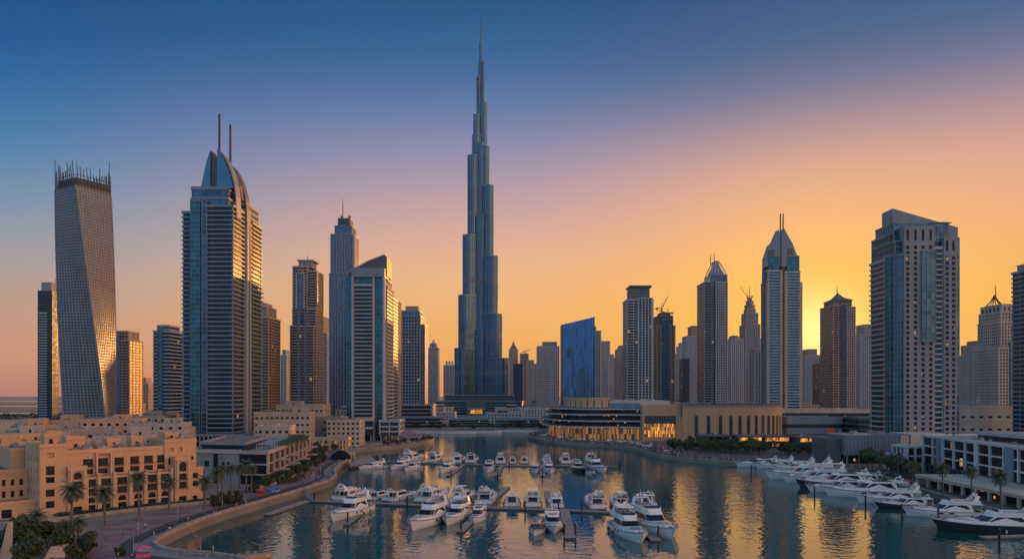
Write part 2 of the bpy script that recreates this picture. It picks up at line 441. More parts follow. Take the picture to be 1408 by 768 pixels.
def sheet(name, P, o0, o1, dz, m):
    mb = MB(); strip(mb, P, o0, o1, LAND + dz); return structure(mb.build(name, m))
sheet('promenade', LQ, 1.0, 6.0, .016, M['paving_lt'])
sheet('cycle_track', LQ, 6.0, 9.5, .012, M['asphalt'])
sheet('pavement', LQ, 9.5, 26.0, .008, M['paving'])
sheet('promenade', LP, .7, 26, .020, M['paving_lt'])
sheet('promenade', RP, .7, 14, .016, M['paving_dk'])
sheet('road', RP, 14, 24, .008, M['asphalt'])
sheet('promenade', FS, .7, 30, .012, M['paving_lt'])

# ------------------------------------------------------------------ towers
STY = dict(
  band=dict(fh=3.9, sp=1.3, off=.35, wall='conc', glass='glass_dark'),
  grid=dict(fh=3.8, sp=1.2, off=.3, bay=3.6, pw=1.1, pd=.5, wall='conc', glass='glass_dark'),
  fins=dict(fh=3.9, sp=.9, off=.2, bay=4.2, pw=1.3, pd=.9, wall='conc', glass='glass_blue'),
  balc=dict(fh=3.7, sp=1.15, off=1.5, bay=9, pw=.6, pd=.4, wall='conc', glass='glass_dark'),
  glass=dict(fh=3.9, sp=.5, off=.12, bay=3.0, pw=.22, pd=.22, wall='conc_blue', glass='glass_blue'),
)
def st(base, **kw): return dict(STY[base], **kw)
def shaft(root, part, poly, z0, z1, s, roof='roof_grey', parapet=.9, each=None, edges=None):
    """glass core behind floor bands and piers; each='balcony' makes every floor band a part of its own"""
    w = MB(); nfl = max(1, int(round((z1 - z0) / s['fh']))); fh = (z1 - z0) / nfl
    bands = []
    for k in range(nfl):
        za = z0 + (k + 1) * fh - s['sp']
        if each: bands.append(za)
        else: w.ring(poly, s['off'], za, za + s['sp'])
    if s.get('bay'):
        for i in range(len(poly)):
            if edges is not None and i not in edges: continue
            a, b = Vector(poly[i]), Vector(poly[(i + 1) % len(poly)]); l = (b - a).length
            if l < s['pw'] * 1.5: continue
            m = max(1, int(round(l / s['bay']))); t = (b - a) / l; nrm = Vector((t.y, -t.x)); ang = math.atan2(t.y, t.x)
            for j in range(m + 1):
                u = s['pw'] / 2 + (l - s['pw']) * j / m; c = a + t * u + nrm * (s['pd'] / 2 - .05)
                w.obox((c.x, c.y, (z0 + z1) / 2), (s['pw'] / 2, s['pd'] / 2 + .05, (z1 - z0) / 2), ang)
    w.m = 0
    w.ring(poly, max(s['off'], s.get('pd', 0)) + .06, z1 - .35, z1 + parapet, inner=-.4)
    o = w.build(part, M[s['wall']], root)
    g = MB(); g.prism(poly, z0, z1, top=False); g.m = 1; g.face([(*p, z1 + .02) for p in poly])
    g.build('glazing', [M[s['glass']], M[roof]], o)
    if each:
        me = None
        for za in bands:
            if me is None:
                bm_ = MB(); bm_.ring(poly, s['off'], 0, s['sp']); me = bm_.mesh(each, M[s['wall']])
            bo = bpy.data.objects.new(each, me); COL.objects.link(bo); bo.parent = root; bo.location = (0, 0, za)
    return o
class T:
    """a tower placed by the photo columns of its outline at depth d, D deep; local origin at the middle of its foot"""
    def __init__(s, name, label, pl, pr, d, D, cat='tower', group=None):
        left = (pl + pr) / 2 < CX
        s.x0 = XD(pl, d if left else d + D); s.x1 = XD(pr, d + D if left else d)
        s.d, s.D = d, D; s.cx = (s.x0 + s.x1) / 2; s.cy = d + D / 2
        s.w = s.x1 - s.x0; s.hx = s.w / 2; s.hy = D / 2
        s.o = thing(name, label, cat, (s.cx, s.cy, LAND), 0, group)
    def z(s, py): return ZD(py, s.d) - LAND
    def x(s, px, dd=0): return XD(px, s.d + dd) - s.cx
    def rect(s, a=0, b=1, c=0, e=1): return rect(-s.hx + a * s.w, -s.hx + b * s.w, -s.hy + c * s.D, -s.hy + e * s.D)
    def sec(s, y0, y1, sty, a=0, b=1, c=0, e=1, part='shaft', **kw):
        z0 = 0 if y0 is None else s.z(y0)
        return shaft(s.o, part, s.rect(a, b, c, e), z0, s.z(y1), sty, **kw)
    def mast(s, px, y0, y1, r=.6, fy=.5, part='mast', m='metal_dark'):
        mb = MB(); x = s.x(px, s.D * fy); mb.tube([(x, -s.hy + fy * s.D, s.z(y0)), (x, -s.hy + fy * s.D, s.z(y0) * .4 + s.z(y1) * .6), (x, -s.hy + fy * s.D, s.z(y1))], [r, r * .8, r * .35], 6)
        return mb.build(part, M[m], s.o)
    def block(s, y0, y1, a, b, c, e, m='conc', part='penthouse'):
        mb = MB(); r = s.rect(a, b, c, e); mb.prism(r, s.z(y0), s.z(y1)); mb.ring(r, .25, s.z(y1) - 1.2, s.z(y1) + .25, inner=-.3)
        return mb.build(part, M[m], s.o)
def crane(root, x, y, z, h, jib, ang, lift=R(55)):
    mb = MB(); mb.box(x - .8, x + .8, y - .8, y + .8, z, z + h)
    c, s_ = math.cos(ang), math.sin(ang); e = Vector((x + c * jib * math.cos(lift), y + s_ * jib * math.cos(lift), z + h + jib * math.sin(lift)))
    mb.tube([(x, y, z + h), e], [.7, .35], 4); mb.tube([(x, y, z + h), (x - c * jib * .4, y - s_ * jib * .4, z + h + .5)], [.7, .6], 4)
    mb.tube([(x, y, z + h), (x, y, z + h + jib * .35)], .4, 4); mb.tube([(x, y, z + h + jib * .35), e], .12, 4)
    mb.obox((x - c * jib * .38, y - s_ * jib * .38, z + h - .8), (1.6, 1.2, 1.1), ang)
    return mb.build('crane', M['metal_dark'], root)

# --- far and middle towers -------------------------------------------------------------------------------
t = T('slab_tower', 'dark glass slab tower with a pale ladder of floor bands, leftmost of all the towers', 52, 80, 1050, 14)
t.sec(None, 400, st('glass', wall='conc_dark', glass='glass_dark')); 
t.sec(None, 430, st('band', wall='conc', off=.5, sp=1.5), .12, .62, -.04, .3, part='balcony_bay')
t.block(400, 388, .2, .9, .1, .9, 'conc_grey'); t.mast(76, 388, 380, .4)

def twisted():
    d0 = 800; z = lambda py: ZD(py, d0 + 25) - LAND
    top, bot = z(262), 0.0
    px_t, px_b = 114.5, 124.5
    cx = XD(px_b, d0 + 30); cy = d0 + 30
    o = thing('twisted_tower', 'tall twisting tower with a gridded skin and an open frame of columns on top', 'tower', (cx, cy, LAND))
    N = 84; view = -math.atan2(-cx, cy)          # direction from camera to the tower
    def poly(t_, off=0.0):
        a = R(32.0 - 46.0 * t_); r = 30.0 - .8 * t_ + off; sx = XD(px_t, d0 + 30) - XD(px_b, d0 + 30)
        base = view * -1 - PI / 2                # the corner that points at the camera
        c = Vector((sx * (t_ ** 1.1), 0)); out = []
        k0 = -math.atan2(cx, cy) - PI / 2
        for k in range(4):
            b = k0 + a + k * PI / 2; b2 = b + PI / 2
            p = Vector((math.cos(b), math.sin(b))) * r; q = Vector((math.cos(b2), math.sin(b2))) * r
            out += [c + p.lerp(q, .03), c + p.lerp(q, .97)]
        return out
    g = MB(); rings = [[(*p, bot + (top - bot) * i / N) for p in poly(i / N)] for i in range(N + 1)]
    g.loft(rings, True, (False, True), smooth=False); core = g.build('glazing', M['glass_grey'], o)
    w = MB(); P0 = None
    for i in range(N):
        za = bot + (top - bot) * (i + .66) / N; zb = bot + (top - bot) * (i + 1) / N; pa, pb = poly((i + .66) / N, .16), poly((i + 1) / N, .16); n = len(pa); pia, pib = poly((i + .66) / N, -.1), poly((i + 1) / N, -.1)
        V = [(*p, za) for p in pa] + [(*p, zb) for p in pb] + [(*p, za) for p in pia] + [(*p, zb) for p in pib]
        w.faces(V, [f for k in range(n) for f in ((k, (k + 1) % n, n + (k + 1) % n, n + k), (n + k, n + (k + 1) % n, 3 * n + (k + 1) % n, 3 * n + k), (2 * n + k, 2 * n + (k + 1) % n, (k + 1) % n, k))])
    w.build('floor_band', M['conc_grey'], o)
    w = MB()
    for side in range(4):
        for j in range(12):
            f = j / 11
            def pt(t_, off): P = poly(t_, off); return P[side * 2].lerp(P[side * 2 + 1], f)
            for i in range(0, N, 4):
                t0, t1 = i / N, min(i + 4, N) / N
                a0, a1 = pt(t0, .32), pt(t1, .32); P = poly(t0); e = (P[side * 2 + 1] - P[side * 2]).normalized() * .5; nn = Vector((e.y, -e.x)) * 1.4
                V = [(*(a0 - e), bot + (top - bot) * t0), (*(a0 + e), bot + (top - bot) * t0), (*(a1 + e), bot + (top - bot) * t1), (*(a1 - e), bot + (top - bot) * t1),
                     (*(a0 - e - nn), bot + (top - bot) * t0), (*(a0 + e - nn), bot + (top - bot) * t0), (*(a1 + e - nn), bot + (top - bot) * t1), (*(a1 - e - nn), bot + (top - bot) * t1)]
                w.faces(V, [(0, 1, 2, 3), (1, 5, 6, 2), (4, 0, 3, 7)])
    w.build('pier_lattice', M['conc_grey'], o)
    rnd = random.Random(3)
    w = MB(); P = poly(1.0, -3)
    w.prism([tuple(p) for p in P], top, top + 9)
    w.build('plant_screen', M['conc_dark'], o)
    P = poly(1.0, .3); Q = poly(1.05, .8)
    for side in range(4):
        for j in range(11):
            f = (j + .5) / 11; a = P[side * 2].lerp(P[side * 2 + 1], f); b = Q[side * 2].lerp(Q[side * 2 + 1], f)
            h = rnd.uniform(15, 27) + (9 if side in (3, 0) and j in (0, 10) else 0)
            w = MB(); w.tube([(*a, top - 1), (*b, top + h)], [.55, .45], 4, smooth=False); w.build('crown_column', M['metal_dark'], o)
    w = MB()
    for zz in (4, 8, 12):
        for side in range(4): w.tube([(*P[side * 2], top + zz), (*P[side * 2 + 1], top + zz)], .3, 4, smooth=False)
    w.build('crown_rail', M['metal_dark'], o)
twisted()

t = T('residential_tower', 'beige and glass tower with a flat stepped top, just right of the twisting tower', 156, 196, 950, 34)
t.sec(None, 468, st('balc', wall='beige', glass='glass_warm', off=.9)); t.sec(None, 460, st('glass', glass='glass_blue'), .12, .42, -.05, .5, part='glass_bay')
t.sec(468, 455, st('grid', wall='beige', glass='glass_dark'), .08, .86, .1, .9, part='crown')
t = T('residential_tower', 'blue grey tower with glass corner bays, just left of the big twin masted tower', 211, 252, 775, 32)
t.sec(None, 455, st('band', wall='conc', glass='glass_dark', off=.6)); t.sec(None, 452, st('glass', glass='glass_teal'), .3, .55, -.06, .5, part='glass_bay'); t.sec(455, 447, st('band'), .15, .85, .1, .9, part='crown')
t = T('far_tower', 'small hazy block low between the beige tower and the blue grey tower', 196, 212, 1850, 30); t.sec(None, 527, st('grid', wall='beige')); t.sec(527, 519, st('grid', wall='beige'), .1, .5, part='crown')

def sail_tower():
    d, D = 590, 60
    x0, xr = XD(248, d), XD(322, d)
    ox, oy = (x0 + xr) / 2, d + D / 2
    o = thing('sail_crown_tower', 'tall balconied tower crowned by curved sails and two thin masts', 'tower', (ox, oy, LAND))
    X = lambda px: XD(px, d) - ox
    z = lambda py: ZD(py, d) - LAND
    f = -D / 2
    bal = st('balc', fh=3.75, sp=1.1, off=1.3, bay=60, wall='conc_blue', glass='glass_dark', pw=.5)
    # balconied front block wrapping the right corner
    shaft(o, 'front_wing', rect(X(285), X(320), f, f + 24), 0, z(283), bal, each='balcony')
    shaft(o, 'side_wing', rect(X(316), X(323), f + 38, f + 60), 0, z(292), dict(bal, off=1.9), each='balcony')
    shaft(o, 'left_wing', rect(X(249), X(263), f + 4, f + 40), 0, z(290), dict(bal, off=1.1), each='balcony')
    shaft(o, 'core', rect(X(262), X(319), f + 5, f + 58), 0, z(283), st('glass', glass='glass_blue'), parapet=.5)
    shaft(o, 'glass_bay', rect(X(262), X(275), f - .5, f + 12), 0, z(276), st('glass', glass='glass_teal', bay=3.8))
    shaft(o, 'central_pier', rect(X(278), X(285.5), f - 1.5, f + 10), 0, z(276), st('glass', glass='glass_blue', bay=10, sp=.35), parapet=.3)
    shaft(o, 'penthouse', rect(X(262), X(312), f + 2, f + 34), z(283), z(257), st('band', fh=6.5, sp=1.6, off=.5, wall='conc_blue', glass='glass_blue'))
    shaft(o, 'penthouse', rect(X(300), X(322), f + 26, f + 56), z(292), z(268), st('band', fh=5, sp=1.6, off=.5, wall='conc', glass='glass_blue'))
    # vertical fins on the right side, white and dark, that rise into the curved crown strips
    for k, (ya, m) in enumerate(((f + 25.5, 'conc'), (f + 29, 'conc_dark'), (f + 32.5, 'conc'), (f + 36, 'conc_dark'))):
        mb = MB(); mb.box(X(312), X(323.6) + .4 * (m == 'conc'), ya, ya + 2.6, 0, z(291 + k))
        mb.build('side_fin', M[m], o)
    def sail(pts, y0, y1, m, name='crown_sail'):
        mb = MB(); n = len(pts)
        A = [(X(p), y0, z(q)) for p, q in pts]; B = [(X(p), y1, z(q)) for p, q in pts]
        mb.faces(A + B, [tuple(range(n)), tuple(range(2 * n - 1, n - 1, -1))] + [(i, n + i, n + (i + 1) % n, (i + 1) % n) for i in range(n)])
        mb.build(name, M[m], o)
    def pyr(base, apex, m):              # leaning gable: an outline at the front that closes on a ridge behind
        mb = MB(); B = [(X(p), y, z(q)) for p, q, y in base]; A = (X(apex[0]), apex[2], z(apex[1])); n = len(B)
        mb.faces(B + [A], [(i, (i + 1) % n, n) for i in range(n)]); mb.build('crown_sail', M[m], o)
    sail([(272, 257), (285.5, 257), (285.8, 203), (283, 211), (278, 229)], f + 5, f + 17, 'steel')
    sail([(284.5, 257), (297, 257), (296, 232), (291.5, 214), (286, 204)], f + 7, f + 16, 'conc_dark')
    sail([(296, 257), (319, 257), (315, 240), (309, 224), (303, 212), (296.6, 203)], f + 3, f + 14, 'steel')
    curve = [(296.6, 202), (303, 208.5), (309.5, 218), (315.5, 232), (320.5, 252), (322.3, 268), (323.3, 296)]
    inner = [(x - 1.2, y + 2.2) for x, y in curve]
    sail(curve + inner[::-1], f + 4, f + 14, 'conc_blue', 'crown_rib')
    c2 = [(x + 1.5, y + 8) for x, y in curve[:-1]] + [(324.5, 300)]
    sail(c2 + [(x - 1.5, y + 3.2) for x, y in c2][::-1], f + 25, f + 34, 'conc_dark', 'crown_rib')
    sail([(300, 266), (321, 266), (318, 246), (311, 228), (303, 219)], f + 18, f + 30, 'conc_dark')
    for px, yb, yt, yy in ((303, 240, 145, f + 18), (315.5, 250, 158, f + 22)):
        mb = MB(); mb.tube([(XD(px, d + 20) - ox, yy, z(yb)), (XD(px, d + 20) - ox, yy, z(yt))], [1.1, .9], 8); mb.build('mast', M['metal_dark'], o)
    shaft(o, 'podium', rect(X(262), X(340), f - 8, f + 30), 0, 9, st('grid', wall='conc_grey', glass='glass_dark', fh=4.5))
sail_tower()

t = T('residential_tower', 'beige tower with gold lit right side, standing behind the twin masted tower', 350, 385, 900, 44)
t.sec(None, 436, st('balc', wall='beige', glass='glass_warm', off=.9)); t.sec(436, 421, st('grid', wall='beige'), .05, .8, .1, .9, part='crown'); t.block(421, 415, .2, .6, .2, .8, 'beige')
t = T('far_tower', 'thin hazy tower in the gap left of the arched tower', 386, 399, 1750, 30); t.sec(None, 488, st('grid')); t.sec(488, 481, st('grid'), .3, .9, part='crown')
t = T('arch_top_tower', 'slender brown tower with an arched glass recess under a flat winged roof', 399, 446, 950, 40)
a_ = st('balc', wall='beige', glass='glass_dark', off=.7, fh=3.6)
t.sec(None, 448, a_, 0, .9); t.sec(None, 424, a_, .06, .96, .08, .95); t.sec(424, 366, a_, .08, .62, .06, .9); t.sec(424, 372, a_, .6, .97, .15, .95)
t.sec(None, 428, st('glass', glass='glass_blue'), .28, .36, -.03, .2, part='glass_strip'); t.sec(None, 428, st('glass', glass='glass_blue'), .55, .62, -.03, .2, part='glass_strip')
t.sec(424, 376, st('glass', glass='glass_blue'), .24, .5, .03, .3, part='glass_arch')
mb = MB(); cxa = -t.hx + .37 * t.w; ra = .15 * t.w
mb.tube([(cxa - ra, -t.hy + .02 * t.D, t.z(424)), (cxa - ra, -t.hy + .02 * t.D, t.z(378))] + [(cxa - ra * math.cos(a), -t.hy + .02 * t.D, t.z(378) + ra * 1.3 * math.sin(a)) for a in [PI * k / 8 for k in range(1, 8)]] + [(cxa + ra, -t.hy + .02 * t.D, t.z(378)), (cxa + ra, -t.hy + .02 * t.D, t.z(424))], .7, 6)
mb.build('arch_rib', M['beige_lt'], t.o)
t.block(366, 357, .25, .75, .2, .8, 'conc_grey')
mb = MB(); mb.box(-t.hx + .2 * t.w, -t.hx + .84 * t.w, -t.hy * .7, t.hy * .7, t.z(357), t.z(355.5)); mb.build('winged_roof', M['conc'], t.o); t.mast(423, 356, 347, .5)
t = T('ridge_tower', 'hazy stepped tower half hidden right of the arched tower', 438, 456, 1250, 34); t.sec(None, 458, st('fins', wall='conc')); t.sec(458, 435, st('fins', wall='conc'), 0, .6, part='crown')

t = T('stepped_spire_tower', 'tall grey blue stepped tower with a single spire, behind the wedge roofed tower', 453, 497, 1150, 46)
f_ = st('fins', wall='conc_blue', glass='glass_blue', bay=4.6, pw=1.4)
t.sec(None, 376, f_); t.sec(376, 322, f_, .04, .9, .05, .92); t.sec(322, 309, st('glass', glass='glass_blue'), .16, .82, .15, .85, part='crown'); t.sec(309, 298, st('glass', glass='glass_dark'), .26, .72, .25, .75, part='crown')
for q in (.32, .62): t.block(298, 293, q, q + .1, .4, .5, 'conc_dark', 'lantern')
t.mast(471.5, 298, 268, .9)

def wedge_tower():
    d, D = 650, 44
    t = T('wedge_roof_tower', 'teal glass tower with a slanted wedge roof beside the left promenade', 475, 540, d, D)
    X = lambda px: XD(px, d) - t.cx
    f = -t.hy; z = t.z
    xr = X(529)
    bal = st('balc', wall='conc', glass='glass_dark', off=.9, fh=3.6, bay=60)
    shaft(t.o, 'front_bay', rect(X(486), X(513), f - 1, f + 14), 14, z(392), dict(bal, off=.7, sp=1.0), each='balcony')
    shaft(t.o, 'shaft', rect(X(476), xr - 1, f + 1, -f - 1), 14, z(380), st('glass', glass='glass_teal', sp=.3), parapet=.4)
    shaft(t.o, 'side_wing', rect(xr - 3, xr, f + 10, -f), 0, z(392), dict(bal, off=1.2), each='balcony')
    for a, b in ((484, 486.5), (513, 515.5), (526.5, 529.5)):
        mb = MB(); mb.box(X(a), X(b), f - 2.2, f + 3, 0, z(381)); mb.build('pier', M['conc'], t.o)
    mb = MB(); mb.box(X(484), X(529.5), f - 2.4, f + 20, z(381), z(369)); mb.build('crown_beam', M['conc_blue'], t.o)
    pts = [(X(478), z(378)), (X(478), z(374)), (X(490), z(366)), (X(505), z(358)), (X(527.5), z(349)), (X(531), z(352)), (X(531), z(378))]
    for y0, y1, m in ((f + 4, f + 30, 'conc_dark'),):
        mb = MB(); n = len(pts); V = [(x, y0, q) for x, q in pts] + [(x, y1, q) for x, q in pts]
        mb.faces(V, [tuple(range(n - 1, -1, -1)), tuple(range(n, 2 * n))] + [((i + 1) % n, i, n + i, n + (i + 1) % n)[::-1] for i in range(n)]); mb.build('wedge_roof', M[m], t.o)
    mb = MB(); mb.tube([(X(478), f + 3.5, z(374)), (X(490), f + 3.5, z(366)), (X(505), f + 3.5, z(358)), (X(528), f + 3.5, z(349))], .7, 4, smooth=False); mb.build('roof_edge', M['conc'], t.o)
    # base: lobby glass and two low wings
    shaft(t.o, 'lobby', rect(X(486), X(528), f + 2, -f), 0, 14, st('glass', glass='glass_dark'))
    shaft(t.o, 'low_wing', rect(X(493), X(514), f - 12, f - 2.5), 6, 20, st('band', wall='beige_lt', glass='glass_blue', fh=7, sp=2))
    shaft(t.o, 'low_wing', rect(X(524), X(551), f - 8, f + 20), 5, 18, st('band', wall='conc', glass='glass_blue', fh=4.4, sp=1.4, bay=9, pw=.8, pd=.6))
    mb = MB()
    for px in (495, 503, 512, 526, 533, 541, 549): mb.box(X(px) - .4, X(px) + .4, f - 7.6, f - 6.8, 0, 6)
    mb.build('column', M['conc'], t.o)
wedge_tower()
t = T('back_tower', 'curved grey tower squeezed behind the wedge roofed tower', 520, 547, 800, 40); t.sec(None, 408, st('band', wall='conc_blue', glass='glass_blue')); t.sec(408, 402, st('band'), .3, .8, part='crown')
t = T('back_tower', 'narrow bronze edged tower behind the wedge roofed tower, right of the curved grey one', 536, 551, 930, 40); t.sec(None, 412, st('fins', wall='beige', glass='glass_warm'))
t = T('lattice_tower', 'dark tower with a diagonal lattice skin and a flat cap, left of the supertall', 549, 588, 1050, 40)
t.sec(None, 434, st('grid', wall='conc_blue', glass='glass_dark', fh=4.6, bay=4.6, pw=1.3, sp=1.5), 0, .84); t.sec(None, 446, st('grid', wall='conc_blue', glass='glass_dark'), .82, 1, .1, 1)
t.sec(434, 427, st('glass', glass='glass_blue'), .08, .8, .08, .92, part='crown'); t.block(427, 420, .22, .72, .2, .8, 'conc_grey')
shaft(t.o, 'podium', rect(-t.hx - 4, t.hx + 12, -t.hy - 30, t.hy), 0, 26, st('band', wall='conc_grey', glass='glass_dark', fh=5, sp=1.6, off=.9))
t = T('far_tower', 'hazy tower with a pointed cap, between the lattice tower and the supertall', 588, 604, 1900, 34); t.sec(None, 478, st('fins')); t.sec(478, 472, st('fins'), .2, .8, .2, .8, part='crown')
mb = MB(); mb.cone((0, 0), t.w * .26, .2, t.z(472), t.z(465), 8); mb.build('spire', M['conc'], t.o)
t = T('far_tower', 'hazy box tower with a knobbed top close left of the supertall', 610, 626, 1900, 34); t.sec(None, 502, st('fins'), 0, 1, roof='roof')
for q in (.15, .42, .7): t.block(502, 496, q, q + .18, .3, .6, 'conc', 'roof_knob')

def supertall():
    d = 1520; cx = XD(661, d)
    o = thing('supertall_tower', 'immense stepped needle tower rising far above all the others', 'tower', (cx, d, LAND), R(-4))
    z = lambda py: ZD(py, d) - LAND
    k = d / 1000 / .866
    s = dict(fh=5.2, sp=1.1, off=.25, bay=5.2, pw=1.1, pd=1.1, wall='steel', glass='glass_super')
    def stadium(ang, r, w):
        c = Vector((math.cos(ang), math.sin(ang))); q = Vector((-c.y, c.x)); P = [c * 1 - q * w, c * (r - w) - q * w]
        P += [c * (r - w) + c * (w * math.sin(PI * j / 8)) - q * (w * math.cos(PI * j / 8)) for j in range(1, 8)]
        P += [c * (r - w) + q * w, c * 1 + q * w]
        return [tuple(p) for p in P]
    wings = {'l': (R(210), [(32.5, 480), (27.7, 408), (22.2, 326), (16, 217), (10.2, 188), (8.8, 160), (5.4, 109)]),
             'r': (R(330), [(37, 494), (29, 434), (23, 355), (17, 258), (11, 204), (8, 143), (4.8, 87)]),
             'b': (R(90), [(34, 500), (28, 450), (22, 380), (16, 290), (11, 230), (8, 170)])}
    for key, (ang, tiers) in wings.items():
        zprev = 0
        for i, (r, py) in enumerate(tiers):
            w = (13.5, 12, 10.5, 9, 7.4, 6, 4.2)[i]
            zt = z(py); zz = zprev - (0 if i == 0 else 1)
            # every tier stands inside the longer one below it
            shaft(o, 'tier', stadium(ang, r * k, w), zz, zt, s, parapet=1.5, roof='roof_grey')
            zprev = zt
    # rounded front ridge between the two near wings
    for x, y, r, py in ((-11, -8, 7, 330), (11.5, -8, 7, 362), (-23, -13, 6.5, 418), (24, -13, 6.5, 442), (0, -14, 5, 400)):
        shaft(o, 'front_ridge', ngon(x, y, r, r, 14, PI / 14), 0, z(py), dict(s, bay=3.2, pw=.5), parapet=1.2)
    for r, py, w in ((17, 455, 12), (13.5, 300, 9.5), (9, 200, 7)):
        shaft(o, 'front_ridge', ngon(0, -6, r, r, 14, PI / 14), 0, z(py), dict(s, bay=3.6), parapet=1.2)
    for py, e in ((513, 1), (463, 1), (386, 1), (296, 1)):
        mb = MB(); zb = z(py)
        for key, (ang, tiers) in wings.items():
            vis = [i for i, (r, q) in enumerate(tiers) if q < py]
            if vis:
                i = vis[0]; mb.ring(stadium(ang, tiers[i][0] * k, (13.5, 12, 10.5, 9, 7.4, 6, 4.2)[i]), .95, zb - 5, zb + 5)
        mb.build('plant_floor', M['conc_dark'], o)
    mb = MB(); mb.tube([(0, 0, z(120)), (0, 0, z(88)), (0, 0, z(87)), (0, 0, z(60)), (0, 0, z(59)), (0, 0, z(24))], [5.6, 5.2, 3.8, 3.2, 2.1, 1.1], 10); mb.build('spire', M['steel'], o)
    # stepped base and lit entrance
    for (a, b, h, dy) in ((-110, 112, 16, -74), (-84, 90, 26, -66), (-66, 72, 38, -60)):
        shaft(o, 'podium', rect(a, b, dy, 40), 0, h, st('band', wall='conc_blue', glass='glass_dark', fh=5, sp=1.6, off=.8), parapet=.6)
    mb = MB(); mb.box(-20, 20, -80, -62, 0, 30); mb.build('entrance_hall', M['conc_dark'], o)
    mb = MB(); mb.box(-12, 12, -80.6, -80, 2, 9); mb.build('lit_entrance', M['lit_orange'], o)
    mb = MB(); mb.prism([(18 * math.cos(a), -78 - 10 * math.sin(a)) for a in [PI * q / 10 for q in range(11)]][::-1], 10, 12); mb.build('canopy', M['conc'], o)
supertall()

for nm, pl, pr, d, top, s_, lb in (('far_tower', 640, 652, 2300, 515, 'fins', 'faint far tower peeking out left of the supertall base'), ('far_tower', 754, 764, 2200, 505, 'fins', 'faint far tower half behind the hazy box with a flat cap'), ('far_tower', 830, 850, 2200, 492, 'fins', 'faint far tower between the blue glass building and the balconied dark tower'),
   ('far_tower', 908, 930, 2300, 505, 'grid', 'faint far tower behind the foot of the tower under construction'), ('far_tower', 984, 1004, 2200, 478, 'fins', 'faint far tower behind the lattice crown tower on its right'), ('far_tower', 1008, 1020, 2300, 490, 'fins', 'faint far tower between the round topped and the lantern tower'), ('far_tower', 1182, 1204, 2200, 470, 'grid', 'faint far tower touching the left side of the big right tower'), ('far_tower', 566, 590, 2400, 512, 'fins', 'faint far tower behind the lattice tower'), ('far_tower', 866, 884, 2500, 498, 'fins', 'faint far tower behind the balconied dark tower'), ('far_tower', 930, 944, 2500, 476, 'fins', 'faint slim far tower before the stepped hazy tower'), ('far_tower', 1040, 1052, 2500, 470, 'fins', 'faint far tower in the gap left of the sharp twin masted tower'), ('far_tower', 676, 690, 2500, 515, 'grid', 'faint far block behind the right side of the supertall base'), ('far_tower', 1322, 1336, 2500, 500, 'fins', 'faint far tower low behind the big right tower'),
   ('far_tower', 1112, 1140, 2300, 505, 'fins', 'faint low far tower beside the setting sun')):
    t = T(nm, lb, pl, pr, d, 40); t.sec(None, top, st(s_, wall='conc', glass='glass_grey')); t.sec(top, top - 5, st(s_, wall='conc', glass='glass_grey'), .2, .7, .2, .8, part='crown')
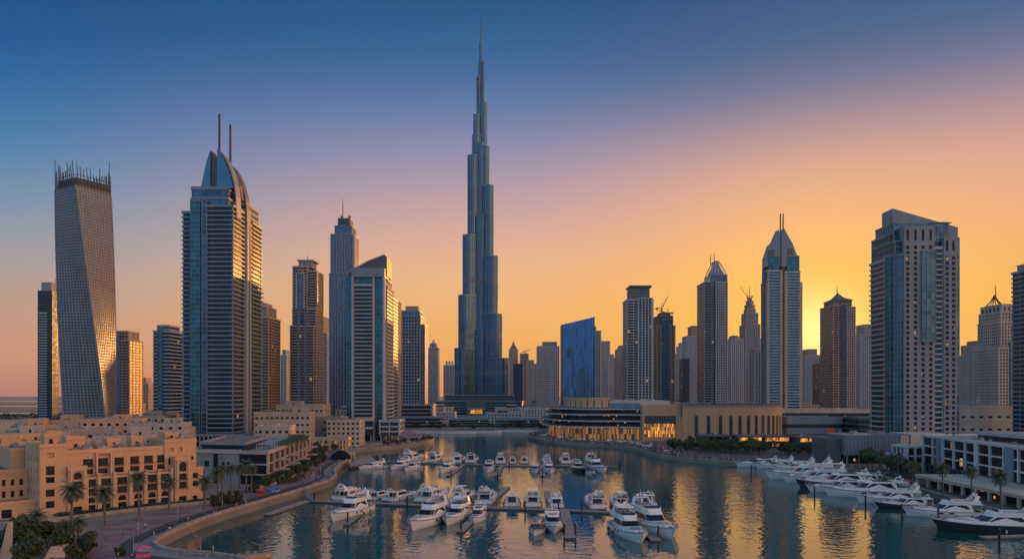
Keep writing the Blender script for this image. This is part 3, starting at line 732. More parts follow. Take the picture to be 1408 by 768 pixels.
far = [  # name, label, left, right, depth, deep, [(bottom row, top row, style, a, b, c, e)]
 ('far_tower', 'hazy low block touching the right foot of the supertall', 690, 699, 1800, 30, [(None, 492, 'fins', 0, 1)]),
 ('far_tower', 'hazy slim tower with a sharp pyramid tip, right of the supertall', 700, 712, 1950, 30, [(None, 480, 'fins', 0, 1)]),
 ('far_tower', 'dark glass stub in front of the hazy pyramid tipped tower', 706, 718, 1500, 26, [(None, 500, 'glass', 0, 1)]),
 ('far_tower', 'hazy tower topped by a tiny crane, right of the dark glass stub', 715, 734, 1800, 30, [(None, 486, 'fins', 0, .6), (None, 495, 'grid', .5, 1)]),
 ('far_tower', 'faint narrow tower left of the hazy box with a flat cap', 731, 741, 2000, 30, [(None, 500, 'fins', 0, 1)]),
 ('far_tower', 'hazy box tower with a flat cap, left of the bright blue glass building', 738, 769, 1400, 40, [(None, 476, 'grid', 0, 1), (476, 470, 'band', .25, .9)]),
 ('back_tower', 'grey tower with a roof antenna, behind the right edge of the blue glass building', 806, 826, 1250, 36, [(None, 455, 'fins', 0, 1), (455, 449, 'fins', .1, .6)]),
 ('far_tower', 'flat topped hazy tower second behind the blue glass building', 822, 842, 1500, 36, [(None, 469, 'grid', 0, .8), (None, 490, 'grid', .7, 1)]),
 ('far_tower', 'hazy tower close left of the balconied dark tower', 846, 862, 1600, 36, [(None, 480, 'fins', 0, 1), (480, 475, 'fins', .3, .9)]),
 ('far_tower', 'thin reddish tower just right of the tower under construction', 925, 938, 1700, 30, [(None, 492, 'fins', 0, 1), (492, 486, 'fins', .2, .7)]),
 ('far_tower', 'dark glass slab with pale edges in front of the stepped hazy tower', 934, 948, 1300, 26, [(None, 493, 'glass', 0, 1)]),
 ('far_tower', 'stepped hazy tower left of the tower with the rounded lattice crown', 938, 964, 1550, 40, [(None, 462, 'grid', 0, 1), (462, 448, 'grid', .4, 1)]),
 ('back_tower', 'round topped beige tower close right of the rounded lattice crown', 997, 1022, 1400, 40, [(None, 466, 'fins', 0, 1)]),
 ('back_tower', 'low ribbed beige tower at the left foot of the sharp twin masted tower', 1030, 1050, 1150, 26, [(None, 484, 'fins', 0, 1), (484, 480, 'fins', .1, .9)]),
 ('far_tower', 'dark backlit tower where the sun sets, left of the pyramid roofed tower', 1099, 1128, 1700, 40, [(None, 488, 'fins', 0, 1), (488, 480, 'fins', .2, .75)]),
 ('far_tower', 'small dark block in front of the backlit tower', 1117, 1130, 1450, 26, [(None, 500, 'glass', 0, 1)]),
 ('far_tower', 'hazy stepped tower between the pyramid roofed tower and the big right tower', 1172, 1202, 1650, 40, [(None, 460, 'fins', 0, 1), (460, 446, 'fins', .3, .85)]),
 ('far_tower', 'hazy stepped tower just right of the big right tower', 1318, 1344, 1400, 40, [(None, 488, 'grid', 0, 1), (488, 474, 'grid', .4, 1)]),
 ('far_tower', 'second hazy tower right of the big right tower, nearer the pink one', 1330, 1350, 1250, 40, [(None, 475, 'fins', 0, 1), (475, 468, 'fins', .4, 1)]),
]
tw = {}
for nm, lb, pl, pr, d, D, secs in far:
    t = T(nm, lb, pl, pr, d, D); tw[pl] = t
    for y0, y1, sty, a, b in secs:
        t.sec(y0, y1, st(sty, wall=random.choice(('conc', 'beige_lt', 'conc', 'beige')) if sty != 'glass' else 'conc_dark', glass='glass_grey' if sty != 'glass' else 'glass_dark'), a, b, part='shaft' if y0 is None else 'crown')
def pyramid(t, y0, y1, a, b, c=.1, e=.9, m='conc_dark', part='pyramid_roof', flare=0.0):
    mb = MB(); r = t.rect(a, b, c, e); cx = (r[0][0] + r[1][0]) / 2; cy = (r[0][1] + r[2][1]) / 2; z0, z1 = t.z(y0), t.z(y1)
    mid = [(cx + (x - cx) * .42, cy + (y - cy) * .42, z0 + (z1 - z0) * (.5 - flare)) for x, y in r]
    mb.loft([[(x, y, z0) for x, y in r], mid, [(cx + (x - cx) * .02, cy + (y - cy) * .02, z1) for x, y in r]], True, (True, True), False); return mb.build(part, M[m], t.o)
pyramid(tw[700], 480, 468, .05, .95); crane(tw[715].o, -4, 0, tw[715].z(486), 6, 16, R(20), R(20)); tw[806].mast(816, 449, 442, .6)
mb = MB(); t = tw[997]; mb.prism(ngon(0, 0, t.hx * .8, t.hy * .8, 16), t.z(466), t.z(462)); mb.ball((0, 0, t.z(462)), t.hx * .72, 14, 6, .42); mb.build('dome', M['bronze'], t.o)

t = T('blue_glass_building', 'bright blue mirror glass building with a slanted top in the centre', 771, 817, 850, 30, 'office building')
def blue():
    z = t.z; r = t.rect(); n = 4
    top = lambda p: z(446) + (z(435.5) - z(446)) * (p[0] + t.hx) / t.w
    ch = rect(-t.hx, t.hx, -t.hy, t.hy)
    mb = MB(); mb.prism(ch, 0, top); mb.build('glazing', M['glass_mirror'], t.o)
    nf = 18
    for j in range(nf + 1):
        x = -t.hx + t.w * j / nf; mb = MB(); mb.box(x - .22, x + .22, -t.hy - .7, -t.hy - .04, 0, top((x, 0)) - .3); mb.build('fin', M['metal_dark' if j in (0, nf) else 'conc_blue'], t.o)
    mb = MB(); mb.box(t.hx, t.hx + .5, -t.hy - .5, t.hy, 0, top((t.hx, 0)) + .6); mb.box(-t.hx - .5, -t.hx, -t.hy - .5, t.hy, 0, top((-t.hx, 0)) + .6); mb.build('edge_frame', M['conc_dark'], t.o)
blue()

t = T('balcony_tower', 'dark tower with curved balconies and a square flat cap, left of the tower under construction', 857, 898, 1050, 36)
b_ = st('balc', wall='conc', glass='glass_dark', off=1.0, fh=3.9)
t.sec(None, 412, b_); t.sec(None, 410, st('fins', wall='conc', glass='glass_dark', bay=5), .42, .95, -.05, .6, part='front_bay'); t.sec(412, 397, st('glass', glass='glass_grey'), .14, .88, .1, .9, part='crown')
mb = MB(); mb.box(-t.hx * .82, t.hx * .9, -t.hy, t.hy * .9, t.z(394.5), t.z(392)); mb.prism(t.rect(.16, .86, .14, .86), t.z(397), t.z(394.5), top=False); mb.build('flat_cap', M['conc_dark'], t.o)
t = T('unfinished_tower', 'bronze glass tower under construction with cranes on its roof', 896, 928, 1100, 40)
t.sec(None, 448, st('fins', wall='beige', glass='glass_warm', bay=6)); t.sec(None, 440, st('glass', glass='glass_dark'), .3, .62, -.05, .4, part='glass_bay'); t.sec(448, 434, st('grid', wall='bronze', glass='glass_dark'), .08, .92, .1, .9, part='crown'); t.sec(434, 429, st('grid', wall='bronze'), .3, .8, .2, .8, part='crown')
crane(t.o, -2, 0, t.z(429), 8, 22, R(10), R(62)); crane(t.o, 8, 4, t.z(432), 5, 18, R(170), R(14)); t.sec(None, 552, st('band', wall='conc', off=1.2), 0, 1, -.1, .8, part='podium') if False else None
t = T('lattice_crown_tower', 'grey tower with a rounded lattice crown and two short masts', 959, 1000, 1050, 40)
g_ = st('grid', wall='conc', glass='glass_dark', fh=3.7, bay=3.4)
t.sec(None, 388, st('balc', wall='conc_grey', glass='glass_dark', off=.8), 0, .34); t.sec(None, 386, st('glass', glass='glass_dark'), .3, .56, .0, .9, part='glass_bay'); t.sec(None, 388, g_, .5, 1, -.03, .95); t.sec(388, 378, st('band', wall='conc_blue', glass='glass_blue'), .28, 1, 0, .9, part='crown')
mb = MB(); r0 = t.rect(.3, .98, .05, .9); c0 = ((r0[0][0] + r0[1][0]) / 2, (r0[0][1] + r0[2][1]) / 2)
mb.loft([[(c0[0] + (x - c0[0]) * q, c0[1] + (y - c0[1]) * q, t.z(py)) for x, y in offset(r0, 0)] for q, py in ((.86, 378), (.66, 371), (.42, 365), (.26, 357))], True, (False, True), False); mb.build('crown_core', M['conc_grey'], t.o)
for x, y in [(r0[0][0] + (r0[1][0] - r0[0][0]) * q, r0[0][1]) for q in (0, .25, .5, .75, 1)] + [(r0[0][0], r0[2][1]), (r0[1][0], r0[2][1])]:
    mb = MB(); mb.tube([(c0[0] + (x - c0[0]) * q, c0[1] + (y - c0[1]) * q, t.z(py)) for q, py in ((1.0, 379), (.84, 371), (.56, 364), (.25, 356))], .9, 4, smooth=False); mb.build('crown_rib', M['conc'], t.o)
for px, yt in ((977, 347), (982, 345)): t.mast(px, 362, yt, .7, .3)
t = T('lantern_tower', 'hazy stepped tower with a ribbed lantern dome and a crane, glowing before the sun', 1017, 1045, 1700, 44)
t.sec(None, 446, st('fins', wall='beige', bay=6)); t.sec(446, 430, st('fins', wall='beige', bay=6), .1, .9, .1, .9); t.sec(430, 424, st('grid', wall='beige'), .22, .78, .2, .8, part='crown')
for k, (ra, y0, y1) in enumerate(((12, 424, 419), (9, 418, 413), (5.5, 412, 408))):
    mb = MB(); mb.prism(ngon(0, 0, ra, ra, 12), t.z(y0), t.z(y1)); mb.ring(ngon(0, 0, ra, ra, 12), 1.2, t.z(y1) - .2, t.z(y1) + 1.2); mb.build('lantern', M['bronze'], t.o)
t.mast(1030.5, 408, 392, .9); crane(t.o, -6, 0, t.z(409), 6, 32, R(175), R(55))

def twin_mast():
    t = T('twin_mast_tower', 'tall pointed tower with two slender masts standing in front of the setting sun', 1047, 1103, 950, 20)
    z, x = t.z, t.x
    bal = st('balc', wall='conc', glass='glass_blue', off=.8, fh=3.8, bay=60)
    t.sec(None, 372, bal, .04, .4, .02, .8, part='left_wing'); t.sec(None, 374, dict(bal, glass='glass_teal'), .56, .93, -.02, .7, part='right_wing')
    t.sec(None, 388, st('fins', wall='conc_blue', glass='glass_dark'), 0, 1, .25, .98); 
    for a, b, q in ((.0, .07, 388), (.36, .44, 372), (.50, .58, 372), (.92, 1.0, 388)):
        mb = MB(); r = t.rect(a, b, -.05, .35); mb.prism(r, 0, z(q)); mb.build('pier', M['beige'], t.o)
    t.sec(None, 366, st('glass', glass='glass_dark'), .43, .51, -.01, .5, part='glass_slot')
    t.sec(372, 352, st('glass', glass='glass_teal', sp=.3), .07, .36, .04, .7, part='crown_glass'); t.sec(374, 352, st('glass', glass='glass_teal', sp=.3), .58, .92, .0, .7, part='crown_glass')
    def gable(pts, y0, y1, m, nm):
        mb = MB(); n = len(pts); V = [(x(p), y0, z(q)) for p, q in pts] + [(x(p), y1, z(q)) for p, q in pts]
        mb.faces(V, [tuple(range(n)), tuple(range(2 * n - 1, n - 1, -1))] + [((i + 1) % n, i, n + i, n + (i + 1) % n) for i in range(n)]); mb.build(nm, M[m], t.o)
    f = -t.hy
    gable([(1054, 366), (1054, 352), (1059, 336), (1064, 332), (1068, 322), (1071.5, 315), (1074, 322), (1074, 366)], f + 2, f + 14, 'conc_blue', 'crown_gable')
    gable([(1075, 366), (1075, 322), (1078.5, 313.5), (1084, 324), (1090, 334), (1096, 350), (1099, 356), (1099, 366)], f + .5, f + 14, 'conc_blue', 'crown_gable')
    gable([(1054, 388), (1055, 352), (1066, 330), (1075, 320), (1086, 330), (1099, 355), (1102, 388)], f + 14.5, f + 19, 'conc_grey', 'crown_back')
    for a, b, c, e in ((1083, 1091, 352, 341), (1058, 1065, 352, 343)):
        mb = MB(); mb.box(x(a), x(b), f + .1, f + .6, z(c), z(e)); mb.build('crown_opening', M['conc_dark'], t.o)
    for px in (1073, 1076.8):
        mb = MB(); mb.tube([(x(px, 15), f + 15, z(345)), (x(px, 15), f + 15, z(290))], [1.1, .8], 6); mb.build('mast', M['metal_dark'], t.o)
twin_mast()
t = T('pyramid_roof_tower', 'beige tower with a pagoda like pyramid roof and spire', 1128, 1176, 1050, 44)
t.sec(None, 420, st('balc', wall='beige', glass='glass_dark', off=.9), 0, .46); t.sec(None, 418, st('glass', glass='glass_dark'), .36, .56, -.04, .7, part='glass_bay'); t.sec(None, 422, st('grid', wall='beige', glass='glass_dark', bay=3.2, fh=3.6), .54, 1, -.01, 1)
t.sec(420, 412, st('grid', wall='beige'), .12, .9, .1, .9, part='crown')
pyramid(t, 412, 400, .06, .96, .02, .98, flare=.12); t.mast(1151, 403, 391, .8)
t = T('cone_spire_tower', 'pink beige stepped tower with an open cone spire, before the right edge of the photo', 1338, 1398, 800, 44)
p_ = st('grid', wall='beige_lt', glass='glass_dark', fh=3.6, bay=3.4, pw=1.4, sp=1.5)
t.sec(None, 478, p_, 0, .9); t.sec(None, 442, p_, .14, 1.0, .02, .9); t.sec(442, 428, p_, .2, .95, .05, .9); t.sec(428, 418, st('grid', wall='beige_lt', fh=6, sp=2.4, bay=7, pw=2.6), .3, .9, .1, .9, part='crown')
t.sec(None, 470, st('glass', glass='glass_teal'), .62, .78, -.03, .4, part='glass_bay')
for k in range(8):
    a = 2 * PI * k / 8; mb = MB(); cxs = t.x(1369, 20); mb.tube([(cxs + 9 * math.cos(a), 9 * math.sin(a), t.z(418)), (cxs + 4 * math.cos(a), 4 * math.sin(a), t.z(411)), (cxs, 0, t.z(402))], .5, 4); mb.build('cone_rib', M['metal_dark'], t.o)
t.mast(1369, 404, 387, .6)
t = T('edge_tower', 'dark balconied tower cut off by the right edge of the photo', 1393, 1450, 560, 34)
t.sec(None, 366, st('balc', wall='conc_blue', glass='glass_dark', off=1.0), 0, 1); t.block(366, 356, .12, 1, .2, .9, 'conc_blue')

def big_right():
    d = 470; D = 46
    x0, x1 = 247.0, XD(1320, d)
    cx, cy = (x0 + x1) / 2, d + D / 2
    o = thing('punched_window_tower', 'big grey tower with pale window piers, dark glass bays and a slanted crown at right', 'tower', (cx, cy, LAND))
    X = lambda px, dd=0: XD(px, d + dd) - cx
    z = lambda py: ZD(py, d) - LAND
    f = -D / 2; zp = z(628)
    bal = st('balc', wall='conc', glass='glass_dark', off=1.2, fh=3.45, sp=1.0, bay=70)
    shaft(o, 'left_wing', rect(x0 - cx, x0 - cx + 16, f + 12, f + 30), 0, z(353), dict(bal, off=1.0), each='balcony')
    # curved teal corner
    c = Vector((X(1243), f + 12)); Rr = X(1243) - (x0 - cx)
    poly = [(x0 - cx + .2, f + 14)] + [(c.x - Rr * math.cos(a), c.y - 11.2 * math.sin(a)) for a in [PI / 2 * k / 6 for k in range(7)]] + [(X(1250), f + 1), (X(1250), f + 14)]
    shaft(o, 'glass_corner', poly, 0, z(350), st('glass', glass='glass_teal', fh=3.45, sp=.35, bay=30), parapet=1.0)
    shaft(o, 'shaft', rect(x0 - cx + 2, x1 - cx - .5, f + 3, f + 31), 0, z(330), st('glass', glass='glass_dark', fh=3.45), parapet=.5)
    wins = []
    def pier(pa, pb, ytop, cols, y_no=None):
        mb = MB(); xa, xb = X(pa), X(pb); zt = z(ytop); n = int((zt - 1 - 9) / 3.45); ops = []
        cw = (xb - xa) / cols
        for i in range(n):
            for k in range(cols):
                if pa < 1250 and k >= 2 and i >= 23 and i < n - 2: continue
                xx = xa + cw * (k + .5)
                ops.append((xx - 1.05, xx + 1.05, 1.0 + i * 3.45, 3.15 + i * 3.45))
        for k in range(cols): ops.append((xa + cw * (k + .5) - .8, xa + cw * (k + .5) + .8, zt - 9, zt - 2.2))
        if True: panel(mb, (xa, f, 0), (1, 0), xb - xa, zt, [(a - xa, b - xa, c, e) for a, b, c, e in ops], .5)
        mb.face([(xa, f, zt), (xb, f, zt), (xb, f + 12, zt), (xa, f + 12, zt)])
        mb.face([(xa, f + 12, 0), (xa, f, 0), (xa, f, zt), (xa, f + 12, zt)]); mb.face([(xb, f, 0), (xb, f + 12, 0), (xb, f + 12, zt), (xb, f, zt)])
        mb.build('window_pier', M['conc_pier'], o); wins.extend(ops)
    pier(1243, 1285, 311, 4); pier(1298, 1315.5, 326, 2)
    me = None; rest = MB()
    wins.sort(key=lambda w: -w[3])
    for i, (a, b, c, e) in enumerate(wins):
        if i < 100:
            mb = MB(); mb.face([(a, f + .5, c), (b, f + .5, c), (b, f + .5, e), (a, f + .5, e)]); mb.box((a + b) / 2 - .06, (a + b) / 2 + .06, f + .4, f + .48, c, e); mb.build('window', M['glass_win'], o)
        else: rest.face([(a, f + .5, c), (b, f + .5, c), (b, f + .5, e), (a, f + .5, e)])
    tag(rest.build('window', M['glass_win'], o), kind='stuff')
    # recessed glass and balconies over part of the left pier, down to the middle
    shaft(o, 'glass_bay', rect(X(1267), X(1285.5), f - .8, f + 2), z(470), z(345), st('glass', glass='glass_blue', fh=3.45, sp=.5), parapet=.3)
    shaft(o, 'recess', rect(X(1285.5), X(1298), f + 1.5, f + 8), 0, z(340), dict(bal, off=.8, glass='glass_dark'), each='balcony')
    shaft(o, 'glass_edge', rect(X(1315.5), x1 - cx, f + .6, f + 31), 0, z(327), st('glass', glass='glass_blue', fh=3.45), parapet=.4)
    shaft(o, 'crown', rect(X(1236), X(1311), f + 6, f + 30), z(332), z(304), st('glass', glass='glass_blue', sp=.3, fh=4.2, bay=2.4))
    shaft(o, 'crown', rect(X(1219, 14), X(1240), f + 10, f + 34), z(350), z(318), st('glass', glass='glass_dark'))
    mb = MB(); pts = [(X(1222, 20), z(332)), (X(1222, 20), z(289)), (X(1286, 20), z(301)), (X(1311, 20), z(303)), (X(1311, 20), z(332))]; n = len(pts)
    pts = [(x, q + {1: 5, 2: 1.5, 3: -1}.get(i, 0)) for i, (x, q) in enumerate(pts)]; V = [(x, f + 15, q) for x, q in pts] + [(x, f + 29, q) for x, q in pts]
    mb.faces(V, [tuple(range(n - 1, -1, -1)), tuple(range(n, 2 * n))] + [(i, (i + 1) % n, n + (i + 1) % n, n + i) for i in range(n)]); mb.build('slanted_crown', M['conc_blue'], o)
    mb = MB(); mb.box(X(1284), X(1315), f + 5, f + 36, z(304.2), z(303.2)); mb.build('roof_visor', M['conc_dark'], o)
def panel(mb, P, u, W, H, ops, r):
    """wall face from P along u with real openings (a, b, c, e) whose reveals go r deep"""
    u = Vector((u[0], u[1], 0)); n = Vector((u.y, -u.x, 0)); P = Vector(P); k = Vector((0, 0, 1))
    xs = sorted({0.0, W, *[o for q in ops for o in q[:2]]}); zs = sorted({0.0, H, *[o for q in ops for o in q[2:4]]})
    pt = lambda a, b, dd=0.0: P + u * a + k * b - n * dd
    for j in range(len(zs) - 1):
        run = None; zc = (zs[j] + zs[j + 1]) / 2
        row = [q for q in ops if q[2] < zc < q[3]]
        for i in range(len(xs) - 1):
            xc = (xs[i] + xs[i + 1]) / 2
            if any(q[0] < xc < q[1] for q in row):
                if run is not None: mb.face([pt(run, zs[j]), pt(xs[i], zs[j]), pt(xs[i], zs[j + 1]), pt(run, zs[j + 1])]); run = None
            elif run is None: run = xs[i]
        if run is not None: mb.face([pt(run, zs[j]), pt(W, zs[j]), pt(W, zs[j + 1]), pt(run, zs[j + 1])])
    for a, b, c, e in [q[:4] for q in ops]:
        mb.face([pt(a, c), pt(b, c), pt(b, c, r), pt(a, c, r)]); mb.face([pt(a, e, r), pt(b, e, r), pt(b, e), pt(a, e)])
        mb.face([pt(a, c, r), pt(a, e, r), pt(a, e), pt(a, c)]); mb.face([pt(b, c), pt(b, e), pt(b, e, r), pt(b, c, r)])
big_right()

o = thing('mirrored_tower', 'dark tower seen only as a reflection in the blue glass building', 'tower', (232, -420, LAND))
shaft(o, 'shaft', rect(-34, 34, -20, 20), 0, 150, st('grid', wall='conc_dark', glass='glass_warm', fh=5, bay=6, sp=1.6, pw=1.6)); shaft(o, 'crown', rect(-22, 22, -14, 14), 150, 172, st('band', wall='conc_dark'))
# ------------------------------------------------------------------ low buildings
_wm = {}
def window(root, P, u, w, h, r=.45, rail=False, shutter=False):
    """a window part in an opening: frame with a pane as its sub-part"""
    key = (round(w, 2), round(h, 2), rail, shutter)
    if key not in _wm:
        f = MB(); b = .09
        f.box(0, w, .0, .12, 0, b); f.box(0, w, .0, .12, h - b, h); f.box(0, b, .005, .115, b, h - b); f.box(w - b, w, .005, .115, b, h - b)
        nb = max(1, int(w / 1.1))
        for k in range(1, nb): f.box(w * k / nb - .04, w * k / nb + .04, .01, .11, b, h - b)
        if h > 1.8: f.box(b, w - b, .015, .105, h * .68, h * .68 + .07)
        if rail:
            f.box(-.25, w + .25, -.95, -.88, .85, .93); f.box(-.25, w + .25, -1.0, -.6, -.14, -.02)
            for k in range(int(w / .3) + 2): x = -.25 + (w + .44) * k / (int(w / .3) + 1); f.box(x, x + .05, -.94, -.89, -.02, .85)
        g = MB(); g.face([(b * .5, .06, b * .5), (w - b * .5, .06, b * .5), (w - b * .5, .06, h - b * .5), (b * .5, .06, h - b * .5)])
        _wm[key] = (f.mesh('window', M['frame']), g.mesh('pane', M['hotel' if shutter else 'glass_win']))
    fm, gm = _wm[key]
    u = Vector((u[0], u[1], 0)); n = Vector((u.y, -u.x, 0)); ang = math.atan2(u.y, u.x)
    o = bpy.data.objects.new('window', fm); COL.objects.link(o); o.parent = root; o.location = Vector(P) - n * r; o.rotation_euler = (0, 0, ang)
    p = bpy.data.objects.new('pane', gm); COL.objects.link(p); p.parent = o
    return o
def arch(mb, P, u, x0, x1, z0, z1, dd=.02):
    """fills the corners of a square-headed opening so that it reads as an arch"""
    u = Vector((u[0], u[1], 0)); n = Vector((u.y, -u.x, 0)); P = Vector(P); c = (x0 + x1) / 2; r = (x1 - x0) / 2; h = z1 - z0; k = Vector((0, 0, 1))
    pt = lambda a, b, q=0: P + u * a + k * b - n * (dd + q)
    for s in (-1, 1):
        A = [(c + s * r * math.cos(t), z0 + h * math.sin(t)) for t in [PI / 2 * i / 5 for i in range(6)]]
        for i in range(5):
            q = [pt(*A[i]), pt(c + s * r, z1), pt(*A[i + 1])]
            mb.face(q if s > 0 else q[::-1])
            mb.face([pt(*A[i]), pt(*A[i + 1]), pt(*A[i + 1], .4), pt(*A[i], .4)] if s > 0 else [pt(*A[i + 1]), pt(*A[i]), pt(*A[i], .4), pt(*A[i + 1], .4)])
def mass(root, part, u0, u1, y0, y1, z0, z1, ops=(), left=(), right=(), m='hotel', roof='roof', trim=True, rail=(), arches=(), shut=()):
    """box with real openings in its front (-y), left (-x) and right (+x) sides"""
    mb = MB()
    panel(mb, (u0, y0, z0), (1, 0), u1 - u0, z1 - z0, list(ops), .45)
    panel(mb, (u0, y1, z0), (0, -1), y1 - y0, z1 - z0, list(left), .35)
    panel(mb, (u1, y0, z0), (0, 1), y1 - y0, z1 - z0, list(right), .35)
    mb.face([(u1, y1, z0), (u0, y1, z0), (u0, y1, z1), (u1, y1, z1)])
    for i in arches: a, b, c, e = ops[i][:4]; arch(mb, (u0, y0, z0), (1, 0), a, b, e - (b - a) * .42, e)
    if trim: mb.ring(rect(u0, u1, y0, y1), .18, z1 - .55, z1 + .02, inner=-.35); mb.ring(rect(u0, u1, y0, y1), .1, z1 + .02, z1 + .75, inner=-.3)
    mb.m = 1; mb.face([(u0, y0, z1 - .02), (u1, y0, z1 - .02), (u1, y1, z1 - .02), (u0, y1, z1 - .02)])
    o = mb.build(part, [M[m], M[roof]], root)
    for i, q in enumerate(ops): window(root, (u0 + q[0], y0, z0 + q[2]), (1, 0), q[1] - q[0], q[3] - q[2], rail=i in rail, shutter=i in shut)
    for q in left: window(root, (u0, y1 - q[0], z0 + q[2]), (0, -1), q[1] - q[0], q[3] - q[2], .35)
    for q in right: window(root, (u1, y0 + q[0], z0 + q[2]), (0, 1), q[1] - q[0], q[3] - q[2], .35)
    return o
def clutter(root, x0, x1, y0, y1, z, n, seed, m='roof_grey', part='roof_unit'):
    rnd = random.Random(seed)
    for _ in range(n):
        w, d, h = rnd.uniform(.8, 2.6), rnd.uniform(.8, 2.2), rnd.uniform(.6, 1.8); x, y = rnd.uniform(x0 + 1, x1 - w - 1), rnd.uniform(y0 + 1, y1 - d - 1)
        mb = MB(); mb.box(x, x + w, y, y + d, z, z + h); mb.box(x + .1, x + w - .1, y + .1, y + d - .1, z + h, z + h + .12)
        if rnd.random() < .4: mb.cone((x + w / 2, y + d / 2), .35, .35, z + h, z + h + .5, 8)
        mb.build(part, M[rnd.choice((m, 'conc_grey', 'metal', 'conc'))], root)

def hotel():
    o = thing('waterfront_hotel', 'sand coloured hotel with arched bays and stepped terraces on the left promenade', 'hotel', (-161, 248, LAND), math.atan2(.714, .7))
    mass(o, 'pavilion', 0, 8, 0, 20, 0, 24.3,
         [(1.8, 4.4, 3.0, 5.4), (1.8, 4.4, 6.9, 9.4), (1.8, 4.4, 11.6, 13.7), (1.8, 4.4, 14.3, 17.4), (2, 4.2, 20.4, 22.0)],
         left=[(c, c + 1.1, z, z + 2.1) for c in (3.5, 8, 12.5, 16.5) for z in (3.2, 6.9, 11.2, 14.6, 18.6)], shut=(4,))
    arcade = []; up = []; bays = (15.7, 20.6, 26.0, 31.4, 36.3, 41.0)
    for b in bays: arcade += [(b - 1.4 - 8, b + 1.4 - 8, .0, 2.7), (b - 1.35 - 8, b + 1.35 - 8, 3.3, 5.3)]
    arc_i = [i for i in range(len(arcade)) if i % 2]
    n0 = len(arcade)
    for b in bays: arcade += [(b - 1.65 - 8, b + 1.65 - 8, 6.2, 8.5), (b - 1.65 - 8, b + 1.65 - 8, 9.2, 11.8)]
    mass(o, 'lower_block', 8, 50, 0, 6, 0, 12.6, arcade, rail=[i for i in range(n0, len(arcade))], arches=arc_i, trim=False)
    for b in bays: up += [(b - 1.6 - 8, b + 1.6 - 8, .6, 2.6), (b - 1.6 - 8, b + 1.6 - 8, 3.4, 6.2)]
    mass(o, 'upper_block', 8, 42, 3.5, 22, 12.62, 21.6, up, rail=range(1, len(up), 2))
    mass(o, 'upper_block', 42, 54, 3.0, 20, 12.63, 24.0, [(1.5, 3.2, 7.2, 8.6), (5, 6.6, 7.2, 8.6), (1.4, 3.3, 2.2, 4.8), (5.2, 6.2, 3.6, 4.8), (7.4, 8.4, 3.6, 4.8), (9.8, 11.0, 3.6, 4.9)], right=[(3, 4.5, 3, 5), (8, 9.5, 3, 5), (13, 14.5, 3, 5)], shut=(0, 1))
    for u0, u1, zt in ((8.2, 14.0, 16.2), (44.2, 50.0, 17.4)):
        w = u1 - u0; c = w / 2
        mass(o, 'arched_bay', u0, u1, -1.5, 4, 0, zt, [(c - 1.4, c + 1.4, .0, 2.8), (c - 1.35, c + 1.35, 6.0, 8.4), (c - 1.35, c + 1.35, 9.2, 11.6), (c - 1.35, c + 1.35, 12.3, zt - 1.4)], arches=(3,), rail=(1, 2))
        mb = MB()
        for a in (u0 + .5, u1 - 1.1): mb.box(a, a + .6, -1.95, -1.49, 5.2, zt - .9)
        mb.box(u0 + .5, u1 - .5, -1.97, -1.48, zt - .9, zt - .35); mb.build('bay_surround', M['hotel_trim'], o)
    mass(o, 'pavilion', 50, 55.2, -.3, 14, 0, 12.9, [(1.4, 3.2, .0, 2.4), (1.3, 3.4, 6.1, 8.2), (1.3, 3.4, 9.2, 11.3)], right=[(2, 3.4, 6.1, 8.2), (6, 7.4, 6.1, 8.2), (2, 3.4, 9.2, 11.3), (6, 7.4, 9.2, 11.3)])
    for u in (14.1, 18.2, 23.3, 28.7, 33.9, 38.7, 43.4):
        mb = MB(); mb.box(u - .55, u + .55, -.8, .4, 0, 13.4); mb.box(u - .7, u + .7, -.95, .5, 13.4, 13.8); mb.build('pier', M['hotel_trim'], o)
    mb = MB(); mb.box(13.9, 44.3, -.35, .1, 5.55, 5.9); mb.build('string_course', M['hotel_trim'], o)
    for b in (20.6,):
        mb = MB(); mb.box(b - 2.6, b - 2.1, 2.2, 3.6, 12.7, 20.6); mb.box(b + 2.1, b + 2.6, 2.2, 3.6, 12.7, 20.6); mb.box(b - 2.6, b + 2.6, 2.25, 3.55, 20.6, 21.2); mb.build('bay_surround', M['hotel_trim'], o)
    mb = MB(); mb.box(14, 44, .05, 3.4, 12.62, 12.72); mb.build('terrace', M['paving_lt'], o)
    mass(o, 'annex', -15, -.05, 5, 16, 0, 5.2, [(5, 8, .3, 3.2)])
    mass(o, 'rear_wing', -9, -.02, 16.1, 40, 0, 15, [(1.2 + 2.6 * k, 2.3 + 2.6 * k, z, z + 2.2) for k in range(3) for z in (6, 10)], left=[(3 + 4 * k, 4.2 + 4 * k, z, z + 2) for k in range(5) for z in (3, 6.6, 10.6)])
    mass(o, 'rear_wing', -4, 30, 22.1, 40, 0, 22)
    for q in ((2, 6, 3, 8, 24.3, 27.6), (11, 17, 12, 19, 21.6, 26), (24, 28.5, 10, 15, 21.6, 24.8), (33, 37, 12, 17, 21.6, 25.2), (44, 49, 8, 15, 24, 26.4), (8, 13, 26, 33, 22, 27.5)):
        mass(o, 'stair_house', *q, [((q[1] - q[0]) / 2 - .6, (q[1] - q[0]) / 2 + .6, .5, 2.3)])
    clutter(o, 9, 41, 5, 21, 21.6, 44, 1); clutter(o, -3, 29, 24, 39, 22, 36, 2); clutter(o, 43, 53, 4, 19, 24, 10, 5)
hotel()

